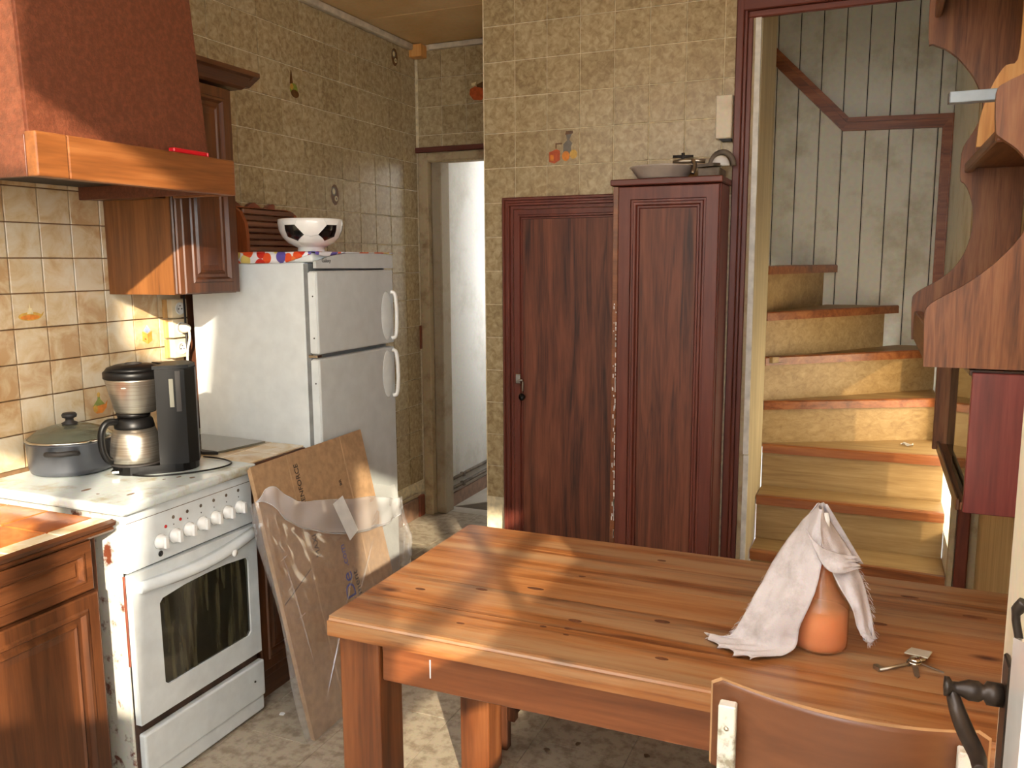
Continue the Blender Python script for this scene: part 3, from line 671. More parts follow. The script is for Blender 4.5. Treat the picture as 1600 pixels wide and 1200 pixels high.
bm = bm_new(); prism(bm, [(1.83, 3.44, TOP+0.037), (1.90, 3.43, TOP+0.040), (1.92, 3.56, TOP+0.05), (1.845, 3.57, TOP+0.045)], (0, 0, 0.012)); obj('crumpled_cover', bm, 'pipe_grey', tray)
dome = thing('white_dome', 'small white dome under a grey arched guard at the end of the tall cabinet', 'lamp', (1.915, 3.56, TOP+0.052))
bm = bm_new(); lathe(bm, [(0.036*math.cos(a*PI/16), 0.042*math.sin(a*PI/16)) for a in range(0, 9)], (1.908, 3.545, TOP+0.05), 24); obj('globe', bm, 'ceramic_white', dome)
bm = bm_new(); tube(bm, [(1.908+0.046*math.cos(a*PI/12), 3.575, TOP+0.052+0.056*math.sin(a*PI/12)) for a in range(13)], 0.012, 8); obj('arch', bm, 'pipe_grey', dome)
wb = thing('white_wall_box', 'yellowed white box hung on the tiles beside the stair frame', 'box', (1.905, 3.62, 2.03))
obj('box_body', bx(1.87, 1.936, 3.615, YB-0.0005, 2.040, 2.214, 0.004), 'door_cream', wb)
bm = bm_new(); prism(bm, [(1.884, 3.615, 2.039), (1.936, 3.615, 2.039), (1.936, 3.615, 2.029), (1.897, 3.615, 2.029)], (0, 0.03, 0)); obj('underside', bm, 'rubber_dark', wb)

# ================================================================ BASE CABINETS AND WORKTOPS
def base_unit(name, label, y0, y1, top, fronts, loc):
    t = thing(name, label, 'cabinet', loc)
    obj('body', bx(0.02, 0.583, y0, y1, 0.08, top, 0.002), 'walnut_z', t)
    obj('plinth', bx(0.04, 0.57, y0, y1, 0.0, 0.079), 'walnut_y', t)
    for nm, a, b, z0, z1, prof in fronts:
        d = obj(nm, rings(bm_new(), (0.584, a, z0), (0, 1, 0), (0, 0, 1), (1, 0, 0), b-a, z1-z0, prof), 'walnut_z' if nm == 'door' else 'walnut_y', t)
    return t
PAN = [(0, 0), (0, 0.018), (0.004, 0.022), (0.036, 0.022), (0.040, 0.027), (0.048, 0.027), (0.056, 0.014), (0.066, 0.014), (0.074, 0.020), (0.080, 0.016), (0.098, 0.013)]
DRW = [(0, 0), (0, 0.018), (0.004, 0.022), (0.026, 0.022), (0.029, 0.027), (0.034, 0.027), (0.040, 0.013), (0.048, 0.013), (0.053, 0.019), (0.062, 0.019)]
base_unit('sink_cabinet', 'walnut base cabinet with moulded drawer and raised door panel left of the cooker', 0.86, 1.585, 0.808, [('drawer', 0.90, 1.555, 0.672, 0.808, DRW), ('door', 0.90, 1.565, 0.10, 0.662, PAN)], (0.3, 1.22, 0))
wt = thing('worktop', 'brown tiled worktop with pale edge strip and wooden nosing beside the cooker', 'worktop', (0.3, 1.25, 0.82))
obj('slab', bx(0.02, 0.585, 0.86, 1.622, 0.809, 0.836), 'oak_side', wt)
for i in range(3):
    for j in range(5):
        y0 = 0.865+j*0.151; obj('tile', bx(0.03+i*0.172, 0.03+i*0.172+0.169, y0, y0+0.148, 0.8365, 0.846+random.uniform(0, .0015), 0.003), 'tile_counter', wt)
for j in range(5):
    y0 = 0.865+j*0.151; obj('edge_tile', bx(0.548, 0.606, y0, y0+0.149, 0.8365, 0.848, 0.003), 'tile_splash', wt)
bm = bm_new(); prism(bm, [(0.586, 0.86, 0.812), (0.604, 0.86, 0.812), (0.612, 0.86, 0.820), (0.607, 0.86, 0.826), (0.618, 0.86, 0.832), (0.622, 0.86, 0.842), (0.607, 0.86, 0.848), (0.607, 0.86, 0.836), (0.586, 0.86, 0.836)], (0, 0.765, 0)); obj('nosing', bm, 'walnut_y', wt)
base_unit('narrow_cabinet', 'narrow dark walnut base cabinet between the cooker and the fridge', 2.192, 2.495, 0.845, [('door', 2.20, 2.49, 0.12, 0.80, PAN)], (0.3, 2.35, 0))
nt_ = thing('narrow_worktop', 'small tiled worktop with wooden edge between the cooker and the fridge', 'worktop', (0.3, 2.35, 0.846))
obj('board', bx(0.02, 0.60, 2.19, 2.50, 0.846, 0.868, 0.002), 'walnut_y', nt_)
for i in range(4):
    for j in range(2):
        obj('tile', bx(0.03+i*0.142, 0.03+i*0.142+0.139, 2.195+j*0.152, 2.195+j*0.152+0.149, 0.8685, 0.8765, 0.002), 'tile_splash', nt_)
gs = thing('glass_plate', 'dark glass plate lying across the small tiled worktop', 'glass plate', (0.3, 2.4, 0.877))
bm = bm_new(); prism(bm, [(0.10, 2.27, 0.878), (0.40, 2.255, 0.878), (0.44, 2.47, 0.878), (0.12, 2.49, 0.878)], (0, 0, 0.007)); obj('sheet', bm, 'sheet_glass', gs)
bm = bm_new(); prism(bm, [(0.36, 2.232, 0.878), (0.415, 2.25, 0.878), (0.40, 2.256, 0.878), (0.30, 2.262, 0.878)], (0, 0, 0.010)); obj('edge_strip', bm, 'rubber_dark', gs)

# ================================================================ COOKER
ck = thing('cooker', 'white enamel gas cooker with rust spots and glass oven door', 'cooker', (0.32, 1.91, 0))
obj('body', bx(0.03, 0.598, 1.65, 2.176, 0.02, 0.852, 0.004), 'enamel_rusty', ck)
bm = bm_new(); box(bm, 0.02, 0.642, 1.628, 2.182, 0.853, 0.884, 0.010, 3); obj('hob_lid', bm, 'enamel_top', ck)
for (yy, xx, w, h) in ((1.735, .56, .03, .006), (1.72, .40, .035, .008), (1.95, .585, .02, .008), (1.90, .52, .012, .004), (1.94, .54, .02, .005), (1.70, .47, .008, .006)):
    obj('burnt_mark', prism(bm_new(), [(xx+h*math.sin(k*PI/4), yy+w/2*math.cos(k*PI/4), 0.8841) for k in range(8)], (0, 0, 0.0005)), 'dust_brown', ck)
pn = obj('control_panel', bx(0.599, 0.618, 1.652, 2.176, 0.678, 0.851, 0.004, 2), 'enamel', ck)
obj('panel_line', bx(0.6182, 0.6190, 1.66, 2.17, 0.8215, 0.8232), 'pipe_grey', pn)
for k in range(7):
    y = 1.775+0.0562*k; z = 0.737+0.002*k
    kn = obj('knob', lathe(bm_new(), [(0.0225, 0.0), (0.0225, 0.006), (0.019, 0.009), (0.0185, 0.020), (0.0, 0.021)], (0.6185, y, z), 24, 'X'), 'ceramic_white', ck)
    bm = bm_new(); prism(bm, [(0.638, y-0.006, z-0.017), (0.638, y+0.006, z-0.017), (0.638, y+0.0045, z+0.017), (0.638, y-0.0045, z+0.017)], (0.010, 0, 0)); obj('grip', bm, 'ceramic_white', kn)
    if k: 
        bm = bm_new(); lathe(bm, [(0.0055, 0.0), (0.0055, 0.0006), (0.004, 0.0008), (0.004, 0.0002)], (0.6182, y, z+0.056), 14, 'X'); obj('dial_mark', bm, 'pipe_grey', pn)
        obj('pointer_mark', bx(0.6182, 0.6188, y-0.0015, y+0.0015, z+0.032, z+0.036), 'rubber_dark', pn)
for y in (1.80, 1.858): obj('indicator_lamp', lathe(bm_new(), [(0.005, 0), (0.005, 0.0015), (0, 0.002)], (0.6182, y, 0.775+(y-1.8)*0.1), 14, 'X'), 'indicator_red', ck)
bm = bm_new(); lathe(bm, [(0.009, 0.0), (0.009, 0.0006), (0.0055, 0.0008), (0.0055, 0.0002)], (0.6182, 1.775, 0.700), 18, 'X'); obj('maker_emblem', bm, 'rubber_dark', pn)
obj('door_gap', bx(0.5985, 0.6055, 1.656, 2.172, 0.235, 0.677), 'dark_gap', ck)
obj('drawer_gap', bx(0.5985, 0.6058, 1.656, 2.172, 0.06, 0.234), 'rust_dark', ck)
dr = thing('x', '', '') if False else None
bm = bm_new()
YO0, YO1 = 1.655, 2.176
outer = [(YO0, 0.222), (YO1, 0.222), (YO1, 0.673), (YO0, 0.673)]
win = [(1.752, 0.312), (1.765, 0.300), (2.118, 0.300), (2.130, 0.312), (2.132, 0.560), (2.125, 0.573), (2.03, 0.582), (1.94, 0.583), (1.85, 0.580), (1.762, 0.570), (1.75, 0.558)]
# door leaf: outer slab with an opening, made as a bridge between the two outlines
def ring_face(bm, outer, inner, x0, x1):
    def near(p): return min(range(len(outer)), key=lambda i: (outer[i][0]-p[0])**2+(outer[i][1]-p[1])**2)
    vo = {x: [bm.verts.new((x, a, b)) for a, b in outer] for x in (x0, x1)}; vi = {x: [bm.verts.new((x, a, b)) for a, b in inner] for x in (x0, x1)}
    fs = []; n = len(inner); m = len(outer); own = [near(p) for p in inner]
    for i in range(n):
        j = (i+1) % n
        for x in (x0, x1): 
            fs.append(bm.faces.new((vi[x][i], vi[x][j], vo[x][own[i]])))
            if own[i] != own[j]: fs.append(bm.faces.new((vi[x][j], vo[x][own[j]], vo[x][own[i]])))
        fs.append(bm.faces.new((vi[x0][i], vi[x0][j], vi[x1][j], vi[x1][i])))
    for i in range(m): fs.append(bm.faces.new((vo[x0][i], vo[x0][(i+1) % m], vo[x1][(i+1) % m], vo[x1][i])))
    bmesh.ops.recalc_face_normals(bm, faces=fs)
ring_face(bm, outer, win, 0.606, 0.628); od = obj('oven_door', bm, 'enamel', ck)
bm = bm_new(); prism(bm, [(0.612, a, b) for a, b in win], (0.010, 0, 0)); obj('door_glass', bm, 'oven_glass', od)
bm = bm_new(); pts = []; NB = 18
def hrow(s, prof):  # handle bar that swells towards the middle
    return [Vector((0.627+px_*(0.55+0.45*math.sin(PI*s)), 1.675+s*0.485, 0.632+pz-0.018*math.sin(PI*s)+0.018*s)) for px_, pz in prof]
hp = [(0.0, -0.016), (0.030, -0.014), (0.040, -0.004), (0.036, 0.010), (0.020, 0.016), (0.0, 0.018)]
rows = [[bm.verts.new(p) for p in hrow(k/NB, hp)] for k in range(NB+1)]
for k in range(NB):
    for i in range(len(hp)):
        f = bm.faces.new((rows[k][i], rows[k][(i+1) % len(hp)], rows[k+1][(i+1) % len(hp)], rows[k+1][i])); f.smooth = True
bm.faces.new(rows[0]); bm.faces.new(rows[-1]); bmesh.ops.recalc_face_normals(bm, faces=bm.faces); obj('handle', bm, 'enamel', od)
obj('handle_screw', lathe(bm_new(), [(0.012, 0), (0.011, 0.004), (0, 0.006)], (0.664, 2.03, 0.624), 16, 'X'), 'ceramic_white', od)
bm = bm_new(); box(bm, 0.606, 0.632, 1.660, 2.182, 0.062, 0.190, 0.006, 2); dw = obj('drawer', bm, 'enamel', ck)
obj('drawer_lip', bx(0.600, 0.626, 1.662, 2.180, 0.008, 0.060, 0.006, 2), 'enamel', ck)
obj('drawer_screw', lathe(bm_new(), [(0.004, 0), (0.003, 0.003), (0, 0.003)], (0.632, 2.13, 0.13), 10, 'X'), 'rubber_dark', dw)
obj('rust_streak', bx(0.599, 0.6058, 1.650, 1.6545, 0.40, 0.67, 0.001), 'baseboard_red', ck)
for (xx, yy) in ((0.08, 1.69), (0.56, 1.69), (0.08, 2.14), (0.56, 2.14)): obj('foot', lathe(bm_new(), [(0.015, 0), (0.015, 0.012), (0.01, 0.022)], (xx, yy, 0), 12), 'rubber_dark', ck)

# ================================================================ POT
HZ = 0.8848
pt = thing('casserole_pot', 'grey casserole pot with a domed glass lid on the cooker', 'pot', (0.148, 1.885, HZ)); PC = (0.148, 1.885, HZ)
obj('pan', lathe(bm_new(), [(0.0, 0.0), (0.106, 0.0), (0.121, 0.006), (0.126, 0.02), (0.130, 0.098), (0.133, 0.103), (0.130, 0.104), (0.126, 0.099), (0.122, 0.02), (0.0, 0.006)], PC, 48, cap=False), 'pot_grey', pt)
lid = obj('lid', lathe(bm_new(), [(0.127, 0.105), (0.122, 0.114), (0.10, 0.131), (0.06, 0.145), (0.02, 0.150), (0.0, 0.150), (0.0, 0.147), (0.02, 0.147), (0.06, 0.142), (0.10, 0.128), (0.121, 0.110)], PC, 48, cap=False), 'lid_glass', pt)
obj('lid_rim', lathe(bm_new(), [(0.124, 0.104), (0.132, 0.105), (0.132, 0.110), (0.124, 0.112), (0.124, 0.104)], PC, 48, cap=False), 'chrome', lid)
obj('lid_knob', lathe(bm_new(), [(0.022, 0.149), (0.024, 0.154), (0.013, 0.160), (0.012, 0.168), (0.021, 0.172), (0.023, 0.180), (0.019, 0.186), (0.0, 0.187)], PC, 28), 'rubber_dark', lid)
vd = Vector((PC[0]-CAM.x, PC[1]-CAM.y, 0)).normalized()
for s, ang in ((1, 205), (-1, 60)):
    d = Vector((math.cos(math.radians(-35 if s == 1 else 145)), math.sin(math.radians(-35-55 if s == 1 else 90)), 0)).normalized(); q = Vector((-d.y, d.x, 0)); c = Vector(PC)
    P_ = [c+d*0.128+q*0.042+Vector((0, 0, 0.078)), c+d*0.152+q*0.038+Vector((0, 0, 0.084)), c+d*0.164+Vector((0, 0, 0.084)), c+d*0.152-q*0.038+Vector((0, 0, 0.084)), c+d*0.128-q*0.042+Vector((0, 0, 0.078))]
    bm = bm_new(); tube(bm, catmull(P_, 5), 0.0085, 8); obj('handle', bm, 'rubber_dark', pt)

# ================================================================ COFFEE MAKER (built along its own x axis: jug at -x, tower at +x)
cm = thing('coffee_maker', 'black and steel filter coffee maker with insulated jug on the cooker', 'coffee maker', (0.396, 1.998, HZ), math.radians(46)); cm.scale = (1.06, 1.06, 1.03)
def stadium(x0, x1, r, z, n=10):
    out = [(x1-r+r*math.cos(a), r*math.sin(a), z) for a in [(-PI/2+PI*i/n) for i in range(n+1)]]
    return out+[(x0+r+r*math.cos(a), r*math.sin(a), z) for a in [(PI/2+PI*i/n) for i in range(n+1)]]
bm = bm_new(); prism(bm, stadium(-0.126, 0.120, 0.072, 0.0), (0, 0, 0.026)); obj('base', bm, 'black_plastic', cm, True)
obj('warming_ring', lathe(bm_new(), [(0.066, 0.0262), (0.074, 0.0262), (0.072, 0.031), (0.0, 0.031)], (-0.058, 0, 0), 32), 'rubber_dark', cm, True)
bm = bm_new(); prism(bm, [(0.006, -0.070, 0.0262), (0.088, -0.076, 0.0262), (0.118, -0.05, 0.0262), (0.124, 0, 0.0262), (0.118, 0.05, 0.0262), (0.088, 0.076, 0.0262), (0.006, 0.070, 0.0262), (0.026, 0, 0.0262)], (0, 0, 0.294)); tw = obj('tower', bm, 'black_plastic', cm, True)
bm = bm_new(); prism(bm, [(0.044, -0.0765, 0.205), (0.056, -0.0768, 0.205), (0.056, -0.0768, 0.292), (0.044, -0.0765, 0.292)], (0, -0.003, 0)); obj('water_gauge', bm, 'sheet_glass', tw, True)
obj('gauge_slot', bx(0.062, 0.076, -0.0785, -0.0762, 0.19, 0.315), 'rubber_dark', tw, True)
obj('cone_tip', lathe(bm_new(), [(0.046, 0.172), (0.048, 0.186)], (-0.058, 0, 0), 32), 'black_plastic', cm, True)
hd = obj('filter_housing', lathe(bm_new(), [(0.054, 0.186), (0.060, 0.192), (0.082, 0.288), (0.083, 0.292), (0.0, 0.293)], (-0.050, 0, 0), 40), 'steel', cm, True)
obj('housing_collar', lathe(bm_new(), [(0.083, 0.2925), (0.086, 0.2945), (0.086, 0.312), (0.082, 0.316), (0, 0.316)], (-0.050, 0, 0), 40), 'black_plastic', hd, True)
bm = bm_new(); lathe(bm, [(0.081, 0.3165), (0.074, 0.326), (0.05, 0.334), (0.02, 0.3365), (0, 0.3365)], (-0.050, 0, 0), 36); ld = obj('lid', bm, 'black_plastic', cm, True)
bm = bm_new(); prism(bm, [(0.0, -0.062, 0.3205), (0.10, -0.066, 0.3205), (0.122, 0.0, 0.3205), (0.10, 0.066, 0.3205), (0.0, 0.062, 0.3205), (0.03, 0, 0.3205)], (0, 0, 0.011)); obj('tank_lid', bm, 'black_plastic', cm, True)
bm = bm_new(); tube(bm, [(-0.05+0.022*math.cos(a*PI/10), 0.022*math.sin(a*PI/10), 0.3368) for a in range(21)], 0.0022, 6); obj('lid_dimple', bm, 'rubber_dark', ld, True)
bm = text_bm('......', 0.012); bm.free()
obj('maker_mark', bx(-0.085, -0.062, -0.0745, -0.0738, 0.268, 0.272), 'chrome', hd, True)
jg = obj('jug', lathe(bm_new(), [(0.068, 0.032), (0.073, 0.038), (0.073, 0.062), (0.067, 0.112), (0.056, 0.138), (0.0, 0.138)], (-0.058, 0, 0), 40), 'steel', cm, True)
obj('jug_collar', lathe(bm_new(), [(0.0565, 0.1382), (0.0565, 0.145), (0.052, 0.164), (0.044, 0.171), (0, 0.172)], (-0.058, 0, 0), 32), 'black_plastic', jg, True)
hd_dir = Vector((math.cos(math.radians(205)), math.sin(math.radians(205)), 0)); c0 = Vector((-0.058, 0, 0))
bm = bm_new(); tube(bm, catmull([c0+hd_dir*0.048+Vector((0, 0, 0.160)), c0+hd_dir*0.080+Vector((0, 0, 0.162)), c0+hd_dir*0.098+Vector((0, 0, 0.132)), c0+hd_dir*0.097+Vector((0, 0, 0.08)), c0+hd_dir*0.084+Vector((0, 0, 0.048)), c0+hd_dir*0.068+Vector((0, 0, 0.044))], 6), 0.0105, 10); obj('jug_handle', bm, 'black_plastic', jg, True)
obj('power_switch', bx(-0.128, -0.104, -0.062, -0.048, 0.008, 0.020, 0.003), 'chrome', cm, True)
cordl = obj('mains_lead', tube(bm_new(), catmull([(0.40, 1.890, 0.888), (0.47, 1.908, 0.888), (0.545, 1.985, 0.888), (0.585, 2.07, 0.888), (0.572, 2.14, 0.888), (0.50, 2.172, 0.888), (0.42, 2.174, 0.888)], 8), 0.0028, 8), 'black_plastic')
tag(cordl, 'thin black mains lead looped round the coffee maker on the cooker', 'cable')

# ================================================================ FRIDGE
fg = thing('fridge', 'white two-door fridge freezer with moulded side handles', 'fridge', (0.35, 2.77, 0))
obj('cabinet', bx(0.085, 0.612, 2.512, 3.03, 0.03, 1.545, 0.006, 2), 'fridge_white', fg)
obj('top_cover', bx(0.085, 0.655, 2.510, 3.034, 1.546, 1.580, 0.008, 2), 'fridge_white', fg)
bm = bm_new(); prism(bm, [(0.656, 2.512, 1.524), (0.656, 3.034, 1.520), (0.656, 3.034, 1.572), (0.656, 2.9, 1.581), (0.656, 2.72, 1.580), (0.656, 2.60, 1.568), (0.656, 2.512, 1.548)], (0.014, 0, 0)); tp = obj('front_fascia', bm, 'fridge_grey', fg)
obj('gap_seal', bx(0.6125, 0.632, 2.514, 3.026, 0.05, 1.54), 'seal_grey', fg)
for nm, z0, z1 in (('freezer_door', 1.213, 1.514), ('fridge_door', 0.06, 1.197)):
    bm = bm_new(); box(bm, 0.633, 0.670, 2.510, 3.034, z0, z1, 0.007, 3); d = obj(nm, bm, 'fridge_grey', fg)
    obj('side_strip', bx(0.634, 0.664, 2.5085, 2.5105, z0+0.006, z1-0.006), 'fridge_white', d)
    hz = z0+0.02 if nm == 'freezer_door' else z1-0.205
    bm = bm_new(); P_ = catmull([(0.672, 3.010, hz), (0.688, 3.016, hz+0.012), (0.692, 3.020, hz+0.09), (0.688, 3.016, hz+0.178), (0.672, 3.010, hz+0.19)], 6)
    tube(bm, P_, 0.0085, 8); obj('handle', bm, 'ceramic_white', d)
    bm = bm_new(); lathe(bm, [(0.0, 0.0012), (0.95, 0.0012), (1.0, 0.0)], (0, 0, 0), 24, 'X'); 
    bmesh.ops.scale(bm, vec=(1, 0.040, 0.10), verts=bm.verts); bmesh.ops.translate(bm, vec=(0.6702, 2.976, hz+0.095), verts=bm.verts); obj('handle_recess', bm, 'fridge_white', d)
    for zz in (z0+0.06, z1-0.09): obj('hinge_screw', lathe(bm_new(), [(0.003, -0.0), (0.003, -0.001), (0, -0.0015)], (0.652, 2.5083, zz), 8, 'Y'), 'rubber_dark', d)
obj('hinge', bx(0.620, 0.660, 2.512, 2.54, 1.199, 1.2115, 0.002), 'chrome', fg)
place_text('lettering', 'Galaxy', 0.020, (0.6705, 2.545, 1.545), (0, 1, 0), (0, 0, 1), 'ink_black', tp)
for (xx, yy) in ((0.13, 2.56), (0.58, 2.56), (0.13, 2.98), (0.58, 2.98)): obj('foot', lathe(bm_new(), [(0.02, 0), (0.02, 0.03)], (xx, yy, 0), 12), 'rubber_dark', fg)
bm = bm_new()
def clothf(u, v):
    y = 2.506+0.53*v
    x = 0.10+0.556*u
    return (x, y, 1.5825+0.0012*math.sin(14*u+6*v))
grid(bm, clothf, 20, 14)
grid(bm, lambda u, v: (0.10+0.556*u, 2.506-0.002*math.sin(v*2), 1.5825-0.040*v*(1-max(0, (u-0.78)/0.22)*0.8)), 24, 3)
grid(bm, lambda u, v: (0.656+0.017*min(1, 2*v), 2.506+0.53*u, 1.583-max(0, v-0.5)*2*(0.014*max(0, 1-abs(u-0.12)/0.2)+0.004)), 24, 4)
oc = obj('oilcloth', bm, 'oilcloth', base=(0.37, 2.77, 1.58)); tag(oc, 'fruit-patterned oilcloth hanging over the edge of the fridge top', 'tablecloth')
sol = oc.modifiers.new('thick', 'SOLIDIFY'); sol.thickness = 0.0012; sol.offset = 1
# football bowl
BWC = Vector((0.535, 2.67, 1.5855)); bw = thing('football_bowl', 'white ceramic bowl with black football pentagons on the fridge', 'bowl', BWC)
bprof = [(0.0, 0.0), (0.058, 0.0), (0.060, 0.004), (0.058, 0.016), (0.066, 0.020), (0.098, 0.035), (0.123, 0.058), (0.137, 0.086), (0.142, 0.116), (0.141, 0.132), (0.138, 0.134), (0.137, 0.118), (0.131, 0.088), (0.117, 0.062), (0.092, 0.040), (0.05, 0.024), (0.0, 0.020)]
bprof = [(r*0.85, h*0.90) for r, h in bprof]
oprof = bprof[4:10]
obj('bowl', lathe(bm_new(), bprof, BWC, 64, cap=False), 'ceramic_white', bw)
def bowl_pt(a, h, off=0.0008):
    for (r0, h0), (r1, h1) in zip(oprof, oprof[1:]):
        if h0 <= h <= h1: r = r0+(r1-r0)*(h-h0)/(h1-h0); break
    else: r = oprof[-1][0] if h > oprof[-1][1] else oprof[0][0]
    return BWC+Vector(((r+off)*math.cos(a), (r+off)*math.sin(a), h))
cam_az = math.atan2(CAM.y-BWC.y, CAM.x-BWC.x)
for k in range(5):
    ac = cam_az-0.54+k*2*PI/5*0.88; hc = 0.070
    pent = [(ac+0.26*math.cos(PI/2+j*2*PI/5+(0.5 if k % 2 else -0.5)*0.6), hc+0.026*math.sin(PI/2+j*2*PI/5+PI)) for j in range(5)]
    pent = [(ac-0.34, hc+0.026), (ac+0.05, hc+0.026), (ac+0.32, hc-0.010), (ac+0.0, hc-0.032), (ac-0.36, hc-0.016)] if k % 2 == 0 else [(ac-0.05, hc+0.026), (ac+0.34, hc+0.026), (ac+0.36, hc-0.016), (ac-0.0, hc-0.032), (ac-0.32, hc-0.010)]
    bm = bm_new(); n = 6; cen = (sum(p[0] for p in pent)/5, sum(p[1] for p in pent)/5)
    for j in range(5):
        p, q = pent[j], pent[(j+1) % 5]
        g = [[None]*(n+1) for _ in range(n+1)]
        for a in range(n+1):
            for b in range(n+1):
                s, t = a/n, b/n; e = (p[0]+(q[0]-p[0])*t, p[1]+(q[1]-p[1])*t)
                g[a][b] = bm.verts.new(bowl_pt(cen[0]+(e[0]-cen[0])*s, cen[1]+(e[1]-cen[1])*s))
        for a in range(n):
            for b in range(n):
                f = bm.faces.new((g[a][b], g[a+1][b], g[a+1][b+1], g[a][b+1])); f.smooth = True
    bmesh.ops.remove_doubles(bm, verts=bm.verts, dist=0.0002); bmesh.ops.recalc_face_normals(bm, faces=bm.faces)
    obj('pentagon', bm, 'ceramic_black', bw)
    for p in pent:      # seam lines out of the corners
        v = (p[0]-cen[0], p[1]-cen[1]); l = [bowl_pt(p[0]+v[0]*s*0.9, min(0.128, max(0.024, p[1]+v[1]*s*0.9)), 0.0) for s in (0, 0.4, 0.8)]
        obj('seam', tube(bm_new(), l, 0.0009, 5), 'fridge_grey', bw)
# bread bin behind the bowl
bb = thing('bread_bin', 'brown wooden bread bin with a slatted roll front on the fridge', 'bread bin', (0.16, 2.85, 1.584))
prof = [(0.10, 1.584), (0.235, 1.584), (0.235, 1.64), (0.228, 1.70), (0.205, 1.745), (0.175, 1.765), (0.10, 1.768)]
for y in (2.665, 3.0): obj('end_panel', prism(bm_new(), [(a, y, b) for a, b in prof], (0, 0.018, 0)), 'bin_wood', bb)
obj('back_panel', bx(0.09, 0.0995, 2.665, 3.018, 1.584, 1.77), 'bin_wood', bb)
for k in range(7):
    z = 1.590+k*0.0245; dx = 0 if z < 1.65 else (z-1.65)*0.22
    obj('slat', bx(0.215-dx, 0.228-dx, 2.6835, 2.9995, z, z+0.020, 0.003), 'bin_slat', bb)
bm = bm_new(); prism(bm, [(0.105, 2.70+0.28*i/20, 1.768+0.012+0.012*math.sin(i*0.75)) for i in range(21)]+[(0.105, 2.98, 1.768), (0.105, 2.70, 1.768)], (0.02, 0, 0)); obj('crest', bm, 'baseboard_red', bb)
obj('lid_board', bx(0.10, 0.175, 2.684, 2.999, 1.764, 1.7675), 'bin_wood', bb)

# ================================================================ WALL CABINET, HOOD
wc = thing('wall_cabinet', 'walnut wall cabinet with raised door panel and cornice beside the cooker hood', 'cabinet', (0.18, 2.34, 1.437))
obj('side_panel', bx(0.0075, 0.31, 2.20, 2.217, 1.437, 2.16), 'oak_side', wc)
obj('carcass', bx(0.0075, 0.335, 2.2175, 2.475, 1.437, 2.16), 'walnut_z', wc)
for (x0, x1, y0, y1) in ((0.3105, 0.325, 2.196, 2.217), (0.3255, 0.336, 2.20, 2.2172)): obj('corner_moulding', bx(x0, x1, y0, y1, 1.438, 2.16, 0.004), 'walnut_z', wc)
wd = obj('door', rings(bm_new(), (0.3365, 2.205, 1.44), (0, 1, 0), (0, 0, 1), (1, 0, 0), 0.268, 0.715, PAN), 'walnut_z', wc)
cor = bm_new(); prism(cor, [(0.008, 2.20, 2.165), (0.36, 2.20, 2.165), (0.375, 2.20, 2.172), (0.405, 2.20, 2.20), (0.42, 2.20, 2.206), (0.42, 2.20, 2.222), (0.008, 2.20, 2.222)], (0, 0.33, 0)); obj('cornice', cor, 'walnut_y', wc)
bm = bm_new(); prism(bm, [(0.008, 2.53, 2.175), (0.37, 2.53, 2.175), (0.42, 2.53, 2.206), (0.42, 2.53, 2.222), (0.008, 2.53, 2.222)], (0, 0.03, 0)); obj('cornice_return', bm, 'walnut_y', wc)

hd = thing('cooker_hood', 'tall reddish-brown copper-look cooker hood with an orange oak front rail', 'cooker hood', (0.3, 1.84, 1.757))
bm = bm_new()
b0, b1 = 1.49, 2.115; zt = CEIL-0.003
ptsb = [(0.01, b0, 1.86), (0.575, b0, 1.86), (0.575, b1, 1.86), (0.01, b1, 1.86)]; ptst = [(0.01, b0, zt), (0.548, b0, zt), (0.548, b1-0.06, zt), (0.01, b1-0.06, zt)]
va = [bm.verts.new(p) for p in ptsb]; vb = [bm.verts.new(p) for p in ptst]
for i in range(4): bm.faces.new((va[i], va[(i+1) % 4], vb[(i+1) % 4], vb[i]))
bm.faces.new(vb); bm.faces.new(list(reversed(va))); bmesh.ops.recalc_face_normals(bm, faces=bm.faces)
bmesh.ops.bevel(bm, geom=[e for e in bm.edges if abs(e.verts[0].co.z-e.verts[1].co.z) > .3], offset=0.006, segments=2, affect='EDGES')
obj('shroud', bm, 'copper_hood', hd)
obj('side_board', bx(0.01, 0.571, 1.484, 1.500, 1.758, 1.859, 0.001), 'copper_hood', hd)
obj('side_board', bx(0.01, 0.571, 2.10, 2.116, 1.758, 1.859, 0.001), 'copper_hood', hd)
obj('front_rail', bx(0.572, 0.610, 1.575, 2.185, 1.757, 1.866, 0.004, 2), 'oak_orange', hd)
obj('corner_block', bx(0.572, 0.610, 1.484, 1.574, 1.757, 1.866, 0.004, 2), 'oak_orange', hd)
obj('rail_return', bx(0.36, 0.5715, 2.165, 2.185, 1.757, 1.866, 0.003), 'oak_orange', hd)
obj('grille', bx(0.02, 0.57, 1.50, 2.10, 1.80, 1.812), 'rubber_dark', hd)
obj('filler_strip', bx(0.01, 0.30, 2.117, 2.195, 1.76, 1.86), 'walnut_y', hd)
rb = thing('red_box', 'small red plastic box lying on the hood rail', 'box', (0.595, 2.0, 1.866))
obj('case', bx(0.5785, 0.602, 1.94, 2.075, 1.8665, 1.880, 0.003), 'red_plastic', rb); obj('cap', bx(0.5785, 0.602, 2.0755, 2.083, 1.867, 1.8795, 0.002), 'red_plastic', rb)

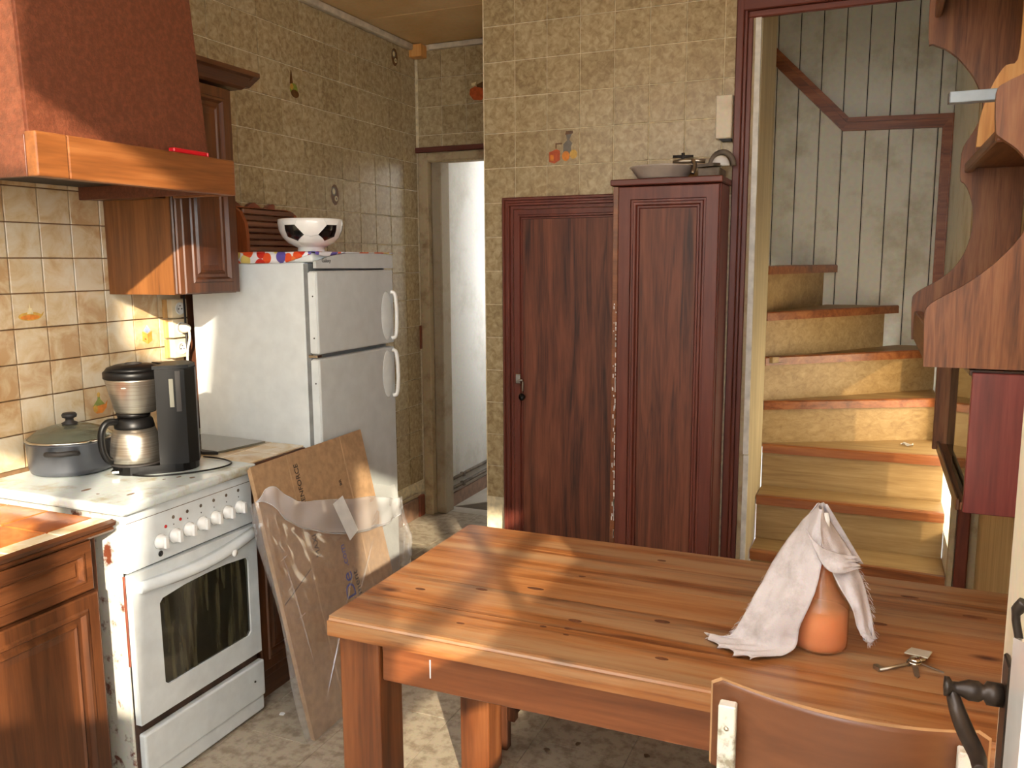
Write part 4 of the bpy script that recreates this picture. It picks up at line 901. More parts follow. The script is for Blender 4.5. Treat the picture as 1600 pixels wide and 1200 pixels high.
# ================================================================ SOCKETS AND LEAD
pk = thing('socket_board', 'dark wooden board behind the wall sockets next to the fridge', 'board', (0.01, 2.52, 1.15)); obj('board', bx(0.0065, 0.012, 2.535, 2.60, 0.88, 1.43), 'dark_bench', pk); obj('edge', bx(0.0065, 0.018, 2.600, 2.612, 0.88, 1.43), 'rubber_dark', pk)
where = ('uppermost of the three', 'middle one with a plug in it', 'lowest of the three')
for k, z in enumerate((1.372, 1.296, 1.218)):
    s = thing('wall_socket', 'cream surface-mounted wall socket on the tiles, '+where[k], 'socket', (0.01, 2.49, z), 0, 'sockets beside the fridge')
    obj('box_body', bx(0.0068, 0.040, 2.452, 2.530, z-0.036, z+0.036, 0.004, 2), 'socket_cream', s)
    obj('back_plate', bx(0.0066, 0.018, 2.436, 2.4515, z-0.036, z+0.036, 0.001), 'socket_wood', s)
    c = (0.0402, 2.493, z)
    obj('insert', lathe(bm_new(), [(0.024, 0.0), (0.024, 0.002), (0.021, 0.003), (0.020, 0.0005), (0.0, 0.0005)], c, 28, 'X', cap=False), 'ceramic_white', s)
    for dy, dz in ((-0.008, -0.002), (0.008, -0.002), (0, 0.010)): obj('hole', lathe(bm_new(), [(0.0026, 0.0), (0.0026, 0.002), (0.0, 0.002)], (0.0400, 2.493+dy, z+dz), 8, 'X'), 'rubber_dark', s)
pl = thing('mains_plug', 'white plug in the middle socket with its lead hanging down', 'plug', (0.05, 2.493, 1.296))
obj('plug_body', lathe(bm_new(), [(0.019, 0.0), (0.019, 0.02), (0.013, 0.034), (0.008, 0.038), (0.0, 0.038)], (0.0435, 2.493, 1.296), 20, 'X'), 'cable_white', pl)
bm = bm_new(); tube(bm, catmull([(0.078, 2.494, 1.294), (0.076, 2.497, 1.255), (0.060, 2.498, 1.20), (0.056, 2.498, 1.1), (0.055, 2.496, 0.98), (0.058, 2.492, 0.89)], 8), 0.0045, 8); obj('lead', bm, 'cable_white', pl)
rod = obj('dark_rod', tube(bm_new(), [(0.055, 2.5045, 0.885), (0.052, 2.5045, 1.45)], 0.0042, 8), 'rubber_dark'); tag(rod, 'thin dark upright rod beside the fridge behind the coffee maker', 'rod')

# ================================================================ TABLE
TX0, TX1, TY0, TY1, TZ = 1.405, 2.875, 1.494, 2.238, 0.75
tb = thing('dining_table', 'worn varnished pine table with thick square legs', 'table', (2.14, 1.866, 0))
NP = 5; pw = (TY1-TY0)/NP
for k in range(NP):
    bm = bm_new(); box(bm, TX0, TX1, TY0+k*pw+0.0004, TY0+(k+1)*pw-0.0004, TZ-0.044, TZ, 0.0)
    if k in (0, NP-1):
        ed = [e for e in bm.edges if abs(e.verts[0].co.x-e.verts[1].co.x) > 1 and all(abs(v.co.y-(TY0 if k == 0 else TY1)) < 0.001 for v in e.verts) and e.verts[0].co.z > TZ-0.01]
        bmesh.ops.bevel(bm, geom=ed, offset=0.009, segments=3, affect='EDGES')
    obj('top_plank', bm, 'pine_table', tb)
for (x0, x1, y0, y1, m) in ((TX0+0.118, TX1-0.118, TY0+0.040, TY0+0.066, 'pine_apron'), (TX0+0.118, TX1-0.118, TY1-0.066, TY1-0.040, 'pine_apron'), (TX0+0.020, TX0+0.046, TY0+0.131, TY1-0.131, 'pine_apron'), (TX1-0.046, TX1-0.020, TY0+0.131, TY1-0.131, 'pine_apron')):
    obj('apron', bx(x0, x1, y0, y1, TZ-0.148, TZ-0.045, 0.003), m, tb)
for (x0, y0) in ((TX0+0.010, TY0+0.030), (TX1-0.116, TY0+0.030), (TX0+0.020, TY1-0.130), (TX1-0.116, TY1-0.130)):
    obj('leg', bx(x0, x0+0.106 if x0 < 1.42 else x0+0.094, y0, y0+0.10, 0.0, TZ-0.0445, 0.005, 2), 'pine_leg', tb)
obj('paint_drip', bx(1.646, 1.6485, TY0+0.0388, TY0+0.0405, TZ-0.118, TZ-0.075), 'ceramic_white', tb)
for (x, y, a, b) in ((1.93, 1.69, .016, .007), (1.93, 1.645, .010, .005), (1.875, 1.635, .008, .004), (1.935, 1.615, .007, .003), (2.11, 1.76, .018, .008), (1.52, 1.72, .014, .006), (1.66, 1.775, .016, .006), (2.02, 2.14, .012, .006), (1.86, 1.95, .010, .004), (2.15, 1.585, .014, .006), (1.70, 1.58, .010, .004), (1.78, 1.83, .022, .007), (2.62, 2.12, .02, .006), (2.75, 2.05, .025, .007), (2.55, 1.93, .02, .008)):
    obj('knot', prism(bm_new(), [(x+a*math.cos(k*PI/6), y+b*math.sin(k*PI/6), TZ-0.001) for k in range(12)], (0, 0, 0.0014)), 'dark_bench', tb)
# bench pushed under the far side of the table
bn = thing('bench', 'dark wooden bench tucked under the far side of the table', 'bench', (2.0, 2.45, 0))
obj('seat', bx(1.44, 2.58, 2.285, 2.60, 0.40, 0.43, 0.004), 'dark_bench', bn)
for x in (1.476, 2.46):
    for y in (2.275, 2.60): obj('leg', bx(x, x+0.030, y, y+0.034, 0, 0.399, 0.003), 'dark_bench', bn)
    obj('foot_rail', bx(x+0.004, x+0.050, 2.31, 2.599, 0.11, 0.175, 0.003), 'dark_bench', bn)
    obj('tenon_block', bx(x+0.0302, x+0.055, 2.278, 2.3095, 0.10, 0.172, 0.003), 'dark_bench', bn)

# ================================================================ BOTTLE, RAG, KEYS
BC = Vector((2.437, 1.772, TZ+0.0006))
bt = thing('bottle', 'translucent orange plastic bottle half full of liquid under the white rag', 'bottle', BC)
obj('shell', lathe(bm_new(), [(0.0, 0.0), (0.048, 0.0), (0.0545, 0.005), (0.0555, 0.02), (0.0555, 0.088), (0.0540, 0.092), (0.036, 0.116), (0.021, 0.150), (0.0145, 0.178), (0.0135, 0.20), (0.0, 0.20)], BC, 40, cap=False), 'bottle_plastic', bt)
obj('liquid', lathe(bm_new(), [(0.0, 0.003), (0.046, 0.003), (0.0520, 0.007), (0.0530, 0.02), (0.0530, 0.078), (0.0, 0.0785)], BC, 40, cap=False), 'liquid', bt)
bm = bm_new(); lathe(bm, [(0.0165, 0.2002), (0.0165, 0.225), (0.010, 0.230), (0.010, 0.27), (0.006, 0.283), (0.0, 0.283)], BC, 20); obj('cap', bm, 'ceramic_white', bt)
# rag: two tails hanging off the cap, a fold over the front
rag = thing('rag', 'frayed white rag draped over the orange bottle', 'cloth', (2.41, 1.76, TZ))
def lerp_path(P_, t):
    n = len(P_)-1; i = min(int(t*n), n-1); f = t*n-i
    p0, p1, p2, p3 = (Vector(P_[max(0, min(n, k))]) for k in (i-1, i, i+1, i+2))
    return 0.5*((2*p1)+(p2-p0)*f+(2*p0-5*p1+4*p2-p3)*f*f+(3*p1-p0-3*p2+p3)*f**3)
LA = [(2.425, 1.80, 1.043), (2.392, 1.815, 1.00), (2.350, 1.80, 0.935), (2.322, 1.765, 0.875), (2.285, 1.725, 0.80), (2.262, 1.715, 0.763), (2.205, 1.705, 0.7535)]
LB = [(2.433, 1.752, 1.045), (2.434, 1.738, 0.99), (2.436, 1.722, 0.94), (2.425, 1.710, 0.88), (2.400, 1.700, 0.81), (2.386, 1.680, 0.764), (2.312, 1.630, 0.7530)]
RA = [(2.430, 1.750, 1.046), (2.432, 1.728, 0.995), (2.454, 1.733, 0.935), (2.470, 1.728, 0.90), (2.496, 1.722, 0.862), (2.512, 1.725, 0.815), (2.528, 1.735, 0.785)]
RB = [(2.425, 1.80, 1.043), (2.452, 1.80, 1.0), (2.485, 1.795, 0.955), (2.506, 1.785, 0.915), (2.524, 1.775, 0.87), (2.535, 1.765, 0.82), (2.540, 1.752, 0.783)]
def sheet(A, B, amp, ph, bulge, side):
    def fn(u, v):
        a, b = lerp_path(A, u), lerp_path(B, u); p = a.lerp(b, v)
        out = Vector((side*0.35, -1, 0.1)).normalized()
        w = math.sin(PI*v)*bulge*(1-u*0.75)+amp*(0.25+u)*math.sin(v*9+ph+u*3)*0.5+amp*0.5*math.sin(u*17+v*4+ph)*u*0.7
        p = p+out*w+out*(0.007*noise.noise(Vector((p.x*38, p.y*38, p.z*26+ph)))+0.0032*noise.noise(p*95))*min(1, u*4)
        if u > 0.8: p = p+Vector((0.010*math.sin(v*21+ph), 0.008*math.sin(v*13+2*ph), abs(0.012*math.sin(v*11+u*20))*(1 if p.z < TZ+0.05 else 0)))*(u-0.8)*4
        if p.z < TZ+0.0022: p.z = TZ+0.0022
        return p
    return fn
def cloth_obj(name, fn, nu, nv):
    bm = grid(bm_new(), fn, nu, nv); o = obj(name, bm, 'cloth_white', rag)
    m = o.modifiers.new('thick', 'SOLIDIFY'); m.thickness = 0.0014; m.offset = 0
    return o
cloth_obj('long_tail', sheet(LA, LB, 0.012, 0.4, 0.016, -1), 56, 26)
cloth_obj('short_tail', sheet(RA, RB, 0.009, 2.1, 0.010, 1), 40, 18)
FA = [(2.402, 1.752, 1.002), (2.418, 1.738, 0.985), (2.440, 1.732, 0.972), (2.470, 1.738, 0.962), (2.496, 1.762, 0.952)]
FB = [(2.432, 1.72, 0.952), (2.444, 1.714, 0.938), (2.456, 1.712, 0.932), (2.476, 1.716, 0.930), (2.506, 1.744, 0.934)]
cloth_obj('folded_flap', sheet(FA, FB, 0.003, 1.0, 0.006, 0.5), 18, 12)
cloth_obj('back_drape', lambda u, v: Vector((2.429+(v-0.5)*(0.02+0.15*u), 1.80+0.035*u+0.012*math.sin(v*PI)+0.004*math.sin(v*14), 1.043-0.13*u)), 14, 16)
bm = bm_new()
random.seed(3)
for k in range(80):    # frayed threads on the edges
    P_, d = random.choice(((LA, Vector((-0.8, 0, -.2))), (RB, Vector((0.8, -.2, -.2))), (RB, Vector((0.8, -.2, -.6))), (LA, Vector((-0.6, 0, -0.6)))))
    t = random.uniform(0.45, 0.95); p = lerp_path(P_, t); p.z = max(p.z, TZ+0.004); e = p+d*random.uniform(0.006, 0.016)+Vector((0, -0.003, random.uniform(-.006, .004))); e.z = max(e.z, TZ+0.002)
    m_ = (p+e)/2+Vector((0, -0.002, 0.003)); tube(bm, [p, m_, e], 0.00035, 4)
for k in range(16):
    p = Vector((2.529+0.012*k/16, 1.738+0.012*k/16, 0.785)); tube(bm, [p, p+Vector((random.uniform(-.004, .004), 0, -random.uniform(0.004, 0.012)))], 0.0005, 4)
obj('fringe', bm, 'cloth_white', rag)['kind'] = 'stuff'
ks = thing('key_bunch', 'bunch of old keys with a square metal tag lying on the table', 'keys', (2.61, 1.74, TZ))
KZ = TZ+0.005
lk = obj('long_key', tube(bm_new(), [(2.552, 1.690, KZ), (2.600, 1.735, KZ), (2.604, 1.739, KZ)], [0.0032, 0.0032, 0.0048], 10), 'nickel_old', ks)
bm = bm_new(); prism(bm, [(2.551, 1.690, KZ-0.004), (2.541, 1.702, KZ-0.004), (2.548, 1.709, KZ-0.004), (2.559, 1.697, KZ-0.004)], (0, 0, 0.008)); obj('key_bit', bm, 'nickel_old', lk)
bm = bm_new(); tube(bm, [(2.615+0.012*math.cos(a*PI/8), 1.748+0.010*math.sin(a*PI/8), KZ+0.002) for a in range(17)], 0.0022, 8); obj('ring', bm, 'chrome', ks)
bm = bm_new(); prism(bm, [(2.598, 1.772, KZ+0.006), (2.612, 1.806, KZ+0.004), (2.650, 1.800, KZ+0.004), (2.640, 1.762, KZ+0.007)], (0, 0, 0.0025)); obj('tag', bm, 'paper_grey', ks)
for nm, a, b, w in (('short_key', (2.616, 1.742), (2.619, 1.697), 0.005), ('thin_key', (2.625, 1.75), (2.662, 1.737), 0.002)):
    A, B = Vector((a[0], a[1], KZ)), Vector((b[0], b[1], TZ+0.0008)); d = (B-A).normalized(); s = Vector((-d.y, d.x, 0))*w
    o = obj(nm, prism(bm_new(), [A-s, A+s, B+s*0.9, B+d*0.006, B-s*0.9], (0, 0, 0.0022)), 'nickel_old', ks)
    obj('key_bow', lathe(bm_new(), [(0.0, -0.002), (0.010, -0.002), (0.012, 0.001), (0.008, 0.004), (0.0, 0.005)], (a[0]+0.001, a[1]+0.012, KZ+0.004), 20), 'chrome', o)

# ================================================================ CHAIR
ch = thing('chair', 'chair with curved worn plywood back and chipped white painted posts', 'chair', (2.495, 1.40, 0))
CY = 1.225
def back_pt(u, h):
    s = 2*u-1
    return Vector((2.495+0.186*s, CY-0.045*(1-s*s)+0.0, h))
bm = bm_new(); n = 24
ztop = lambda u: 0.917+0.004*math.cos(u*PI)-0.012*(abs(2*u-1) > 0.96)
zbot = lambda u: 0.775-0.006*math.sin(PI*u)
f0 = []; f1 = []
def brow(u, d):
    p = back_pt(u, 0); s = 2*u-1; nn = Vector((0.48*s*-1, -1, 0)).normalized()*d
    z1, z0 = ztop(u), zbot(u); inset = 0.0
    return [p+nn+Vector((0, 0, z)) for z in (z0, z0+0.008, z1-0.010, z1-0.002)]
for i in range(n+1):
    f0.append([bm.verts.new(p) for p in brow(i/n, 0.0045)]); f1.append([bm.verts.new(p) for p in brow(i/n, -0.0045)])
for i in range(n):
    for k in range(3):
        for R in (f0, f1):
            f = bm.faces.new((R[i][k], R[i+1][k], R[i+1][k+1], R[i][k+1])); f.smooth = True
    e = bm.faces.new((f0[i][3], f0[i+1][3], f1[i+1][3], f1[i][3])); e.material_index = 1
    bm.faces.new((f0[i][0], f1[i][0], f1[i+1][0], f0[i+1][0]))
for i in (0, n):
    for k in range(3): bm.faces.new((f0[i][k], f0[i][k+1], f1[i][k+1], f1[i][k])).material_index = 1
bmesh.ops.recalc_face_normals(bm, faces=bm.faces)
bk = obj('backrest', bm, ['plywood_back', 'ply_edge'], ch)
for s in (-1, 1):
    x = 2.495+s*0.157
    bm = bm_new(); prism(bm, [(x-0.0125, CY-0.043, 0.895), (x+0.0125, CY-0.043, 0.895), (x+0.0125, CY-0.022, 0.895), (x-0.0125, CY-0.022, 0.895)], (0, 0.0, -0.45)); 
    prism(bm, [(x-0.0125, CY-0.043, 0.4445), (x+0.0125, CY-0.043, 0.4445), (x+0.0125, CY-0.018, 0.4445), (x-0.0125, CY-0.018, 0.4445)], (0, -0.04, -0.4445))
    bmesh.ops.bevel(bm, geom=bm.edges[:], offset=0.002, segments=1, affect='EDGES'); obj('back_post', bm, 'chair_paint', ch)
    obj('leg', bx(x-0.0125, x+0.0125, CY+0.335, CY+0.360, 0, 0.424, 0.002), 'chair_paint', ch)
    obj('side_rail', bx(x-0.010, x+0.010, CY-0.02, CY+0.334, 0.385, 0.424, 0.002), 'chair_paint', ch)
    obj('screw', lathe(bm_new(), [(0.004, 0), (0.003, -0.0015), (0, -0.002)], (x, CY-0.043, 0.86), 10, 'Y'), 'nickel_old', ch)
obj('front_rail', bx(2.351, 2.639, CY+0.338, CY+0.358, 0.385, 0.424, 0.002), 'chair_paint', ch)
bm = bm_new(); grid(bm, lambda u, v: (2.495+(u-0.5)*0.38, CY-0.01+v*0.38, 0.428-0.006*math.sin(PI*u)*math.sin(PI*v)), 12, 12); o = obj('seat', bm, 'plywood_back', ch); m = o.modifiers.new('thick', 'SOLIDIFY'); m.thickness = 0.010; m.offset = 1

# ================================================================ GLAZED DOOR STANDING OPEN AT THE RIGHT
DX = 2.664; D0, D1 = -0.10, 1.07
dl = struct('door_2', bx(DX, DX+0.038, 0.925, D1, 0.03, 2.12, 0.004, 2), 'door_cream', label='cream painted glazed door standing open, with dark iron handle')
for nm, a in (('hinge_stile', (DX, DX+0.038, D0, D0+0.11, 0.03, 2.12)), ('bottom_rail', (DX, DX+0.038, D0+0.11, 0.925, 0.03, 0.22)), ('middle_rail', (DX, DX+0.038, D0+0.11, 0.925, 0.64, 0.74)), ('lock_rail', (DX, DX+0.038, D0+0.11, 0.925, 0.97, 1.28)), ('top_rail', (DX, DX+0.038, D0+0.11, 0.925, 2.0, 2.12)), ('lower_panel', (DX+0.012, DX+0.026, D0+0.11, 0.925, 0.22, 0.64)), ('glazing_bar', (DX+0.004, DX+0.034, D0+0.11, 0.925, 1.375, 1.41)), ('glazing_bar', (DX+0.004, DX+0.034, 0.50, 0.535, 1.281, 1.374)), ('glazing_bar', (DX+0.004, DX+0.034, 0.50, 0.535, 1.411, 2.0))):
    struct(nm, bx(*a, bev=0.003), 'door_cream', dl)
for y0, y1 in ((D0+0.11, 0.4995), (0.5355, 0.925)):
    for z0, z1 in ((1.2805, 1.3745), (1.4105, 1.9995)):
        struct('glass_pane', bx(DX+0.017, DX+0.021, y0, y1, z0, z1), 'pane', dl)
struct('glass_pane', bx(DX+0.017, DX+0.021, D0+0.11, 0.925, 0.7405, 0.9695), 'pane', dl)
struct('door_post', bx(DX-0.01, DX+0.07, D0-0.09, D0-0.004, 0, 2.6, 0.003), 'door_cream', dl)
bm = bm_new(); prism(bm, [(DX, 0.80, 0.3), (DX, 0.872, 0.3), (DX, 0.872, 1.19), (DX, 0.80, 1.215)], (-0.022, 0, 0)); struct('applied_batten', bm, 'ceramic_white', dl)
HZ2, HY = 1.068, 1.005
plate = struct('handle_plate', bx(DX-0.006, DX-0.0002, 0.985, 1.025, 0.90, 1.11, 0.002), 'iron_dark', dl)
hs = struct('door_handle', lathe(bm_new(), [(0.013, -0.001), (0.013, -0.016), (0.008, -0.019), (0.0115, -0.024), (0.0115, -0.034), (0.007, -0.044), (0.0065, -0.050), (0.011, -0.053), (0.011, -0.058), (0.0, -0.059)], (DX-0.006, HY, HZ2), 20, 'X'), 'iron_dark', dl)
bm = bm_new(); P_ = catmull([(DX-0.056, HY, HZ2-0.004), (DX-0.050, HY-0.008, HZ2-0.022), (DX-0.042, HY-0.030, HZ2-0.036), (DX-0.034, HY-0.058, HZ2-0.044), (DX-0.034, HY-0.085, HZ2-0.046)], 6); tube(bm, P_, [0.0065+0.003*math.sin(PI*i/(len(P_)-1)) for i in range(len(P_))], 10); struct('lever', bm, 'iron_dark', hs)
cyl = struct('lock_cylinder', lathe(bm_new(), [(0.0085, -0.0002), (0.0085, -0.014), (0.007, -0.015), (0.0, -0.015)], (DX-0.006, 0.98, 0.975), 18, 'X'), 'chrome', dl)
struct('lock_cylinder_tongue', bx(DX-0.012, DX-0.0062, 0.972, 0.987, 0.935, 0.965, 0.002), 'nickel_old', dl)
bm = bm_new(); tube(bm, catmull([(DX-0.006, 0.93, 1.205), (DX-0.012, 0.932, 1.19), (DX-0.008, 0.928, 1.165), (DX-0.006, 0.925, 1.145)], 4), [0.006]*4+[0.004]*9, 8); struct('hook', bm, 'iron_dark', dl)

# ================================================================ WALL SHELF (HUTCH) AND THE BOX BELOW
YN, YF = 2.356, 3.18
prof = [(2.63, 1.274), (2.625, 1.40), (2.633, 1.428), (2.655, 1.446), (2.70, 1.474), (2.745, 1.515), (2.775, 1.57), (2.79, 1.64), (2.788, 1.71), (2.772, 1.765), (2.757, 1.79), (2.747, 1.80), (2.744, 1.845), (2.748, 1.905), (2.775, 1.955), (2.795, 2.01), (2.79, 2.06), (2.765, 2.12), (2.722, 2.178), (2.68, 2.215), (2.64, 2.235), (2.626, 2.25), (2.622, 2.42)]
hut = thing('wall_shelf', 'oak wall shelf with scalloped sides fixed on the right-hand wall', 'shelf', (2.80, 2.77, 1.274))
near = [(2.63, 1.274), (2.625, 1.40), (2.633, 1.428), (2.655, 1.446), (2.70, 1.474), (2.745, 1.508), (2.785, 1.548), (2.820, 1.595), (2.842, 1.65), (2.845, 1.71), (2.832, 1.755), (2.80, 1.80), (2.760, 1.832), (2.752, 1.85), (2.748, 1.935), (2.765, 1.955), (2.80, 1.972), (2.845, 2.0), (2.87, 2.05), (2.87, 2.16), (2.84, 2.22), (2.70, 2.30), (2.626, 2.34), (2.622, 2.42)]
board = [(2.748, 1.8555), (2.752, 1.93), (2.768, 1.995), (2.786, 2.040), (2.806, 2.070), (2.834, 2.084), (2.838, 2.20), (2.836, 2.384)]
def side(P0, y, t, nm='side_panel', mat='oak_hutch'):
    P_ = catmull([(a, 0, b) for a, b in P0], 3); pts = [(p.x, y, p.z) for p in P_]+[(XR-0.002, y, P0[-1][1]), (XR-0.002, y, P0[0][1])]
    return obj(nm, prism(bm_new(), pts, (0, t, 0)), mat, hut)
side(near, YN, 0.024); side(prof, YF-0.012, 0.024)
side(board, 2.75, 0.016, 'divider', 'pine_light')
obj('bottom_shelf', bx(2.66, XR-0.002, YN+0.0245, YF-0.0125, 1.29, 1.312, 0.002), 'oak_hutch_y', hut)
obj('bottom_lip', bx(2.634, 2.659, YN+0.0245, YF-0.0125, 1.278, 1.37, 0.003), 'oak_hutch_y', hut)
for k, (x0, z0, z1) in enumerate(((2.755, 1.822, 1.862),)):
    obj('middle_shelf', bx(2.78, XR-0.002, YN+0.0245, YF-0.0125, 1.835, 1.855, 0.002), 'oak_hutch_y', hut)
    obj('shelf_lip', bx(x0, 2.7795, YN+0.0245, YF-0.0125, z0, 1.8545, 0.004), 'oak_hutch_y', hut)
obj('top_shelf', bx(2.66, XR-0.002, YN+0.0245, YF-0.0125, 2.385, 2.41, 0.002), 'oak_hutch_y', hut)
for a, b in ((YN+0.0245, 2.7495), (2.7665, YF-0.0125)): obj('top_rail', bx(2.64, 2.659, a, b, 2.315, 2.41, 0.004), 'oak_hutch_y', hut)
obj('back_cleat', bx(XR-0.02, XR-0.0022, YN+0.0245, YF-0.0125, 1.3125, 1.37, 0.002), 'walnut_y', hut)
gb = thing('grey_bar', 'grey square metal bar sticking out from the oak wall shelf', 'bar', (2.72, 2.42, 1.92)); 
obj('tube', bx(2.652, 2.90, 2.405, 2.440, 1.925, 1.952, 0.002), 'bar_grey', gb); obj('end_cap', bx(2.6495, 2.6517, 2.406, 2.439, 1.926, 1.951), 'iron_dark', gb)
obj('support_foot', bx(2.86, 2.89, 2.41, 2.435, 1.856, 1.9245), 'bar_grey', gb)
rc = thing('glazed_box', 'reddish mahogany box with a glass front hung under the oak wall shelf', 'cabinet', (2.84, 2.77, 0.9))
obj('end_panel', bx(2.742, XR-0.002, YN+0.014, YN+0.034, 0.900, 1.262, 0.002), 'red_veneer', rc)
obj('end_panel', bx(2.715, XR-0.002, YF-0.02, YF, 0.900, 1.262, 0.002), 'oak_hutch', rc)
obj('bottom', bx(2.737, XR-0.002, YN+0.0345, YF-0.0205, 0.902, 0.922, 0.002), 'oak_hutch_y', rc)
obj('track', bx(2.727, 2.7365, YN+0.0345, YF-0.0205, 0.900, 0.930, 0.002), 'walnut_y', rc)
obj('glass_door', bx(2.748, 2.753, YN+0.036, 2.80, 0.9225, 1.25), 'cabinet_glass', rc)
obj('glass_door', bx(2.758, 2.763, 2.76, YF-0.022, 0.9225, 1.25), 'cabinet_glass', rc)
obj('top', bx(2.737, XR-0.002, YN+0.0345, YF-0.0205, 1.251, 1.268, 0.002), 'walnut_y', rc)

# ================================================================ FLATTENED CARDBOARD IN A PLASTIC BAG
TL, TRr, BL = Vector((0.705, 2.056, 0.898)), Vector((0.705, 2.686, 0.905)), Vector((0.905, 2.085, 0.002))
U = (TRr-TL).normalized(); V = (TL-BL); V = (V-U*V.dot(U)); LEN = V.length; V.normalize(); Wn = U.cross(V)     # Wn points at the room
W_ = (TRr-TL).length
cb = thing('cardboard', 'flattened brown cardboard box with printed lettering leaning against the fridge', 'cardboard', BL)
def onb(u, v, w=0.0): return BL+U*u+V*v+Wn*w
for k in range(3):
    d = 0.001-0.0065*k; sh = 0.004*k
    for (a, b) in ((0.0, 0.177), (0.179, 0.488), (0.490, W_)):
        bm = bm_new(); prism(bm, [onb(a+sh*0.3, 0.0, d), onb(b, 0.0, d), onb(b, LEN-sh, d), onb(a+sh*0.3, LEN-sh, d)], -Wn*0.0055); obj('panel' if k == 0 else 'rear_panel', bm, 'cardboard', cb)
for a in (0.178, 0.489):
    bm = bm_new(); prism(bm, [onb(a-0.003, 0.0, 0.0), onb(a+0.003, 0.0, 0.0), onb(a+0.003, LEN, 0.0), onb(a-0.003, LEN, 0.0)], Wn*0.0016); obj('fold', bm, 'cardboard_fold', cb)
bm = bm_new(); prism(bm, [onb(0.008, 0.455, 0.001), onb(0.17, 0.52, 0.001), onb(0.17, 0.523, 0.001), onb(0.008, 0.458, 0.001)], Wn*0.0006); obj('slit', bm, 'ink_black', cb)
place_text('lettering', 'RENFORCE', 0.030, onb(0.222, 0.73, 0.0018), V, -U, 'ink_black', cb)
place_text('lettering', 'MAXI', 0.034, onb(0.235, 0.545, 0.0018), V, -U, 'ink_black', cb)
place_text('lettering', 'BR', 0.020, onb(0.44, 0.745, 0.0018), V, -U, 'ink_black', cb)
place_text('lettering', 'nsDe', 0.080, onb(0.378, 0.275, 0.0018), V, -U, 'ink_blue', cb)
place_text('lettering', '.com', 0.042, onb(0.372, 0.462, 0.0018), V, -U, 'ink_blue', cb)
place_text('lettering', 'pment', 0.044, onb(0.412, 0.320, 0.0018), V, -U, 'ink_black', cb)
# the bag: a flattened tube round the cardboard, open at the top with a rolled rim
bag = thing('plastic_bag', 'clear crumpled plastic bag pulled up round the flattened cardboard', 'bag', BL+Vector((0.02, 0.3, 0)))
NU, NV = 64, 26
def bagpt(i, j):
    s = i/NU; t = j/NV
    ub0 = -0.03-0.012*math.sin(t*9); ub1 = 0.60+0.19*min(1, t*1.3)+0.012*math.sin(t*11)
    uc, ru = (ub0+ub1)/2, (ub1-ub0)/2
    a = 2*PI*s; cu, sw = math.cos(a), math.sin(a)
    front = sw > 0
    u = uc+ru*math.copysign(abs(cu)**0.6, cu)
    tab = [(-0.2, .83), (0.0, .80), (.06, .74), (.12, .69), (.24, .62), (.36, .58), (.48, .56), (.60, .553), (.72, .565), (1.2, .58)] if front else [(-0.2, .83), (0, .80), (.2, .76), (.4, .735), (.6, .70), (1.2, .58)]
    for (a0_, b0_), (a1_, b1_) in zip(tab, tab[1:]):
        if a0_ <= u <= a1_: vtop = b0_+(b1_-b0_)*(u-a0_)/(a1_-a0_)
    vtop += 0.008*math.sin(5*a)
    v = 0.004+t*(vtop-0.004)
    th = 0.016+0.018*t*t
    wr = 0.004*math.sin(14*s*PI+9*t)+0.0035*math.sin(37*s*PI-13*t)*t+0.003*math.sin(60*t+8*s)
    w = (0.004+th+wr*(0.5+t)) * abs(sw)**0.45 if front else -(0.024+0.006*abs(wr)/0.004*0.3)*abs(sw)**0.5
    p = onb(u, v, w); p.z = max(p.z, 0.003)
    if not front and p.x < 0.674 and 2.4 < p.y: p.x = max(p.x, 0.6745)
    return p
bm = bm_new(); vv = [[bm.verts.new(bagpt(i, j)) for j in range(NV+1)] for i in range(NU)]
for i in range(NU):
    for j in range(NV):
        f = bm.faces.new((vv[i][j], vv[(i+1) % NU][j], vv[(i+1) % NU][j+1], vv[i][j+1])); f.smooth = True
bmesh.ops.recalc_face_normals(bm, faces=bm.faces)
obj('bag_body', bm, 'plastic_bag', bag)
rim = [bagpt(i, NV) for i in range(2, NU//2-1)]
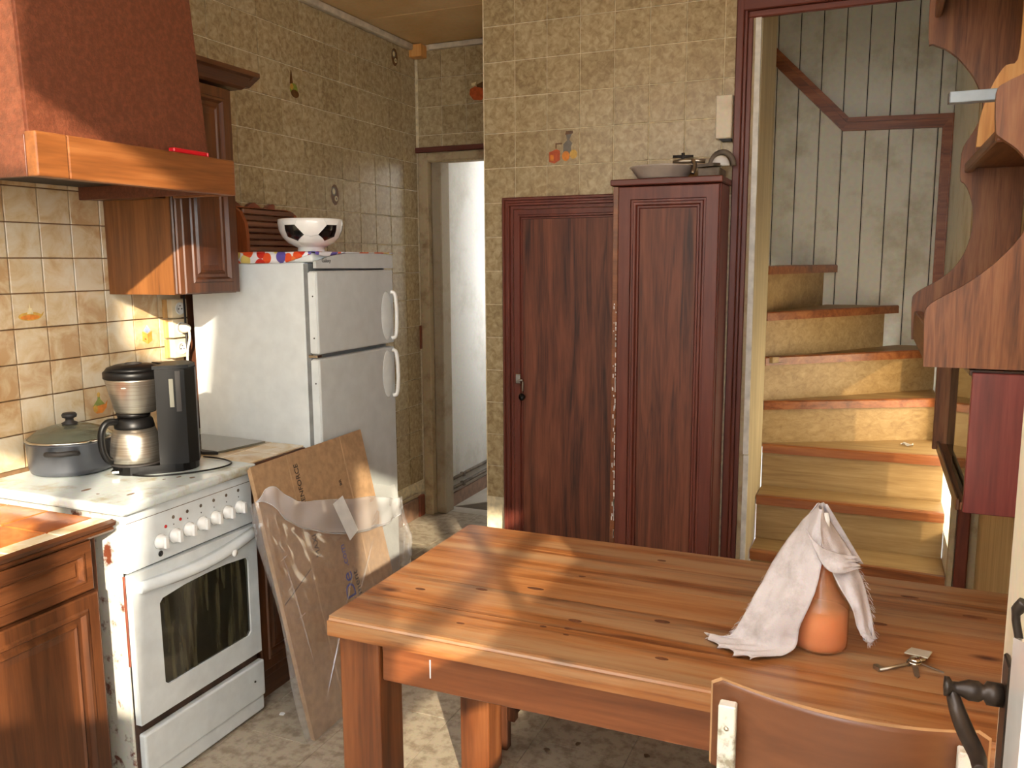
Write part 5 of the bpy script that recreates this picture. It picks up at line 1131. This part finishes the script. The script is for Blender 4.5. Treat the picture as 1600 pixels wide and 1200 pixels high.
def rimf(u, v):
    k = u*(len(rim)-1); i = min(int(k), len(rim)-2); p = rim[i].lerp(rim[i+1], k-i)
    b = math.sin(PI*u)
    return p+Wn*(0.003+0.035*(v**0.6)*b+0.003*math.sin(40*u+7*v)*b)+V*((0.012*math.sin(PI*min(1, v*2.5))*-1+0.135*max(0, v-0.12))*b*(0.9+0.1*math.sin(17*u))+0.004*math.sin(25*u)*v)
obj('rolled_rim', grid(bm_new(), rimf, 60, 10), 'plastic_rim', bag)
obj('rim_edge', tube(bm_new(), [rimf(k/60, 0.1) for k in range(61)], 0.0022, 6), 'plastic_rim', bag)
obj('rim_edge', tube(bm_new(), [rimf(k/60, 1.0) for k in range(61)], 0.0012, 6), 'plastic_rim', bag)
for (u0, v0, u1, v1) in ((0.06, 0.10, 0.40, 0.50), (0.30, 0.30, 0.52, 0.52), (0.02, 0.66, 0.05, 0.2), (0.0, 0.6, 0.06, 0.62), (0.0, 0.5, 0.05, 0.52), (0.01, 0.4, 0.07, 0.41)):
    A, B = onb(u0, v0, 0.028), onb(u1, v1, 0.030); q = (B-A).cross(Wn).normalized()*0.006
    obj('crease', grid(bm_new(), lambda u, v: A.lerp(B, u)+q*(v-0.5)*math.sin(PI*u)+Wn*0.006*math.sin(PI*v)*math.sin(PI*u), 16, 4), 'plastic_bag', bag)
bm = bm_new(); prism(bm, [onb(0.262, 0.715, 0.080), onb(0.325, 0.728, 0.080), onb(0.385, 0.585, 0.068), onb(0.325, 0.565, 0.068)], Wn*0.0006); obj('care_label', bm, 'paper_white', bag)
random.seed(11)
for k, (x, y) in enumerate(((1.62, 2.33), (1.74, 2.62), (1.70, 2.40), (1.80, 2.55), (0.70, 2.18), (1.92, 2.42))):
    bm = bm_new(); r = random.uniform(0.008, 0.014)
    prism(bm, [(x+r*random.uniform(.5, 1.1)*math.cos(a*PI/4), y+r*random.uniform(.5, 1.1)*math.sin(a*PI/4), 0.0004) for a in range(8)], (0, 0, 0.003))
    tag(obj('floor_crumb', bm, 'dust_brown' if k != 4 else 'paper_white', base=(x, y, 0)), 'small dark crumb of debris on the floor under the table' if k != 4 else 'small white scrap on the floor at the cooker corner', 'debris', 'debris on the floor')
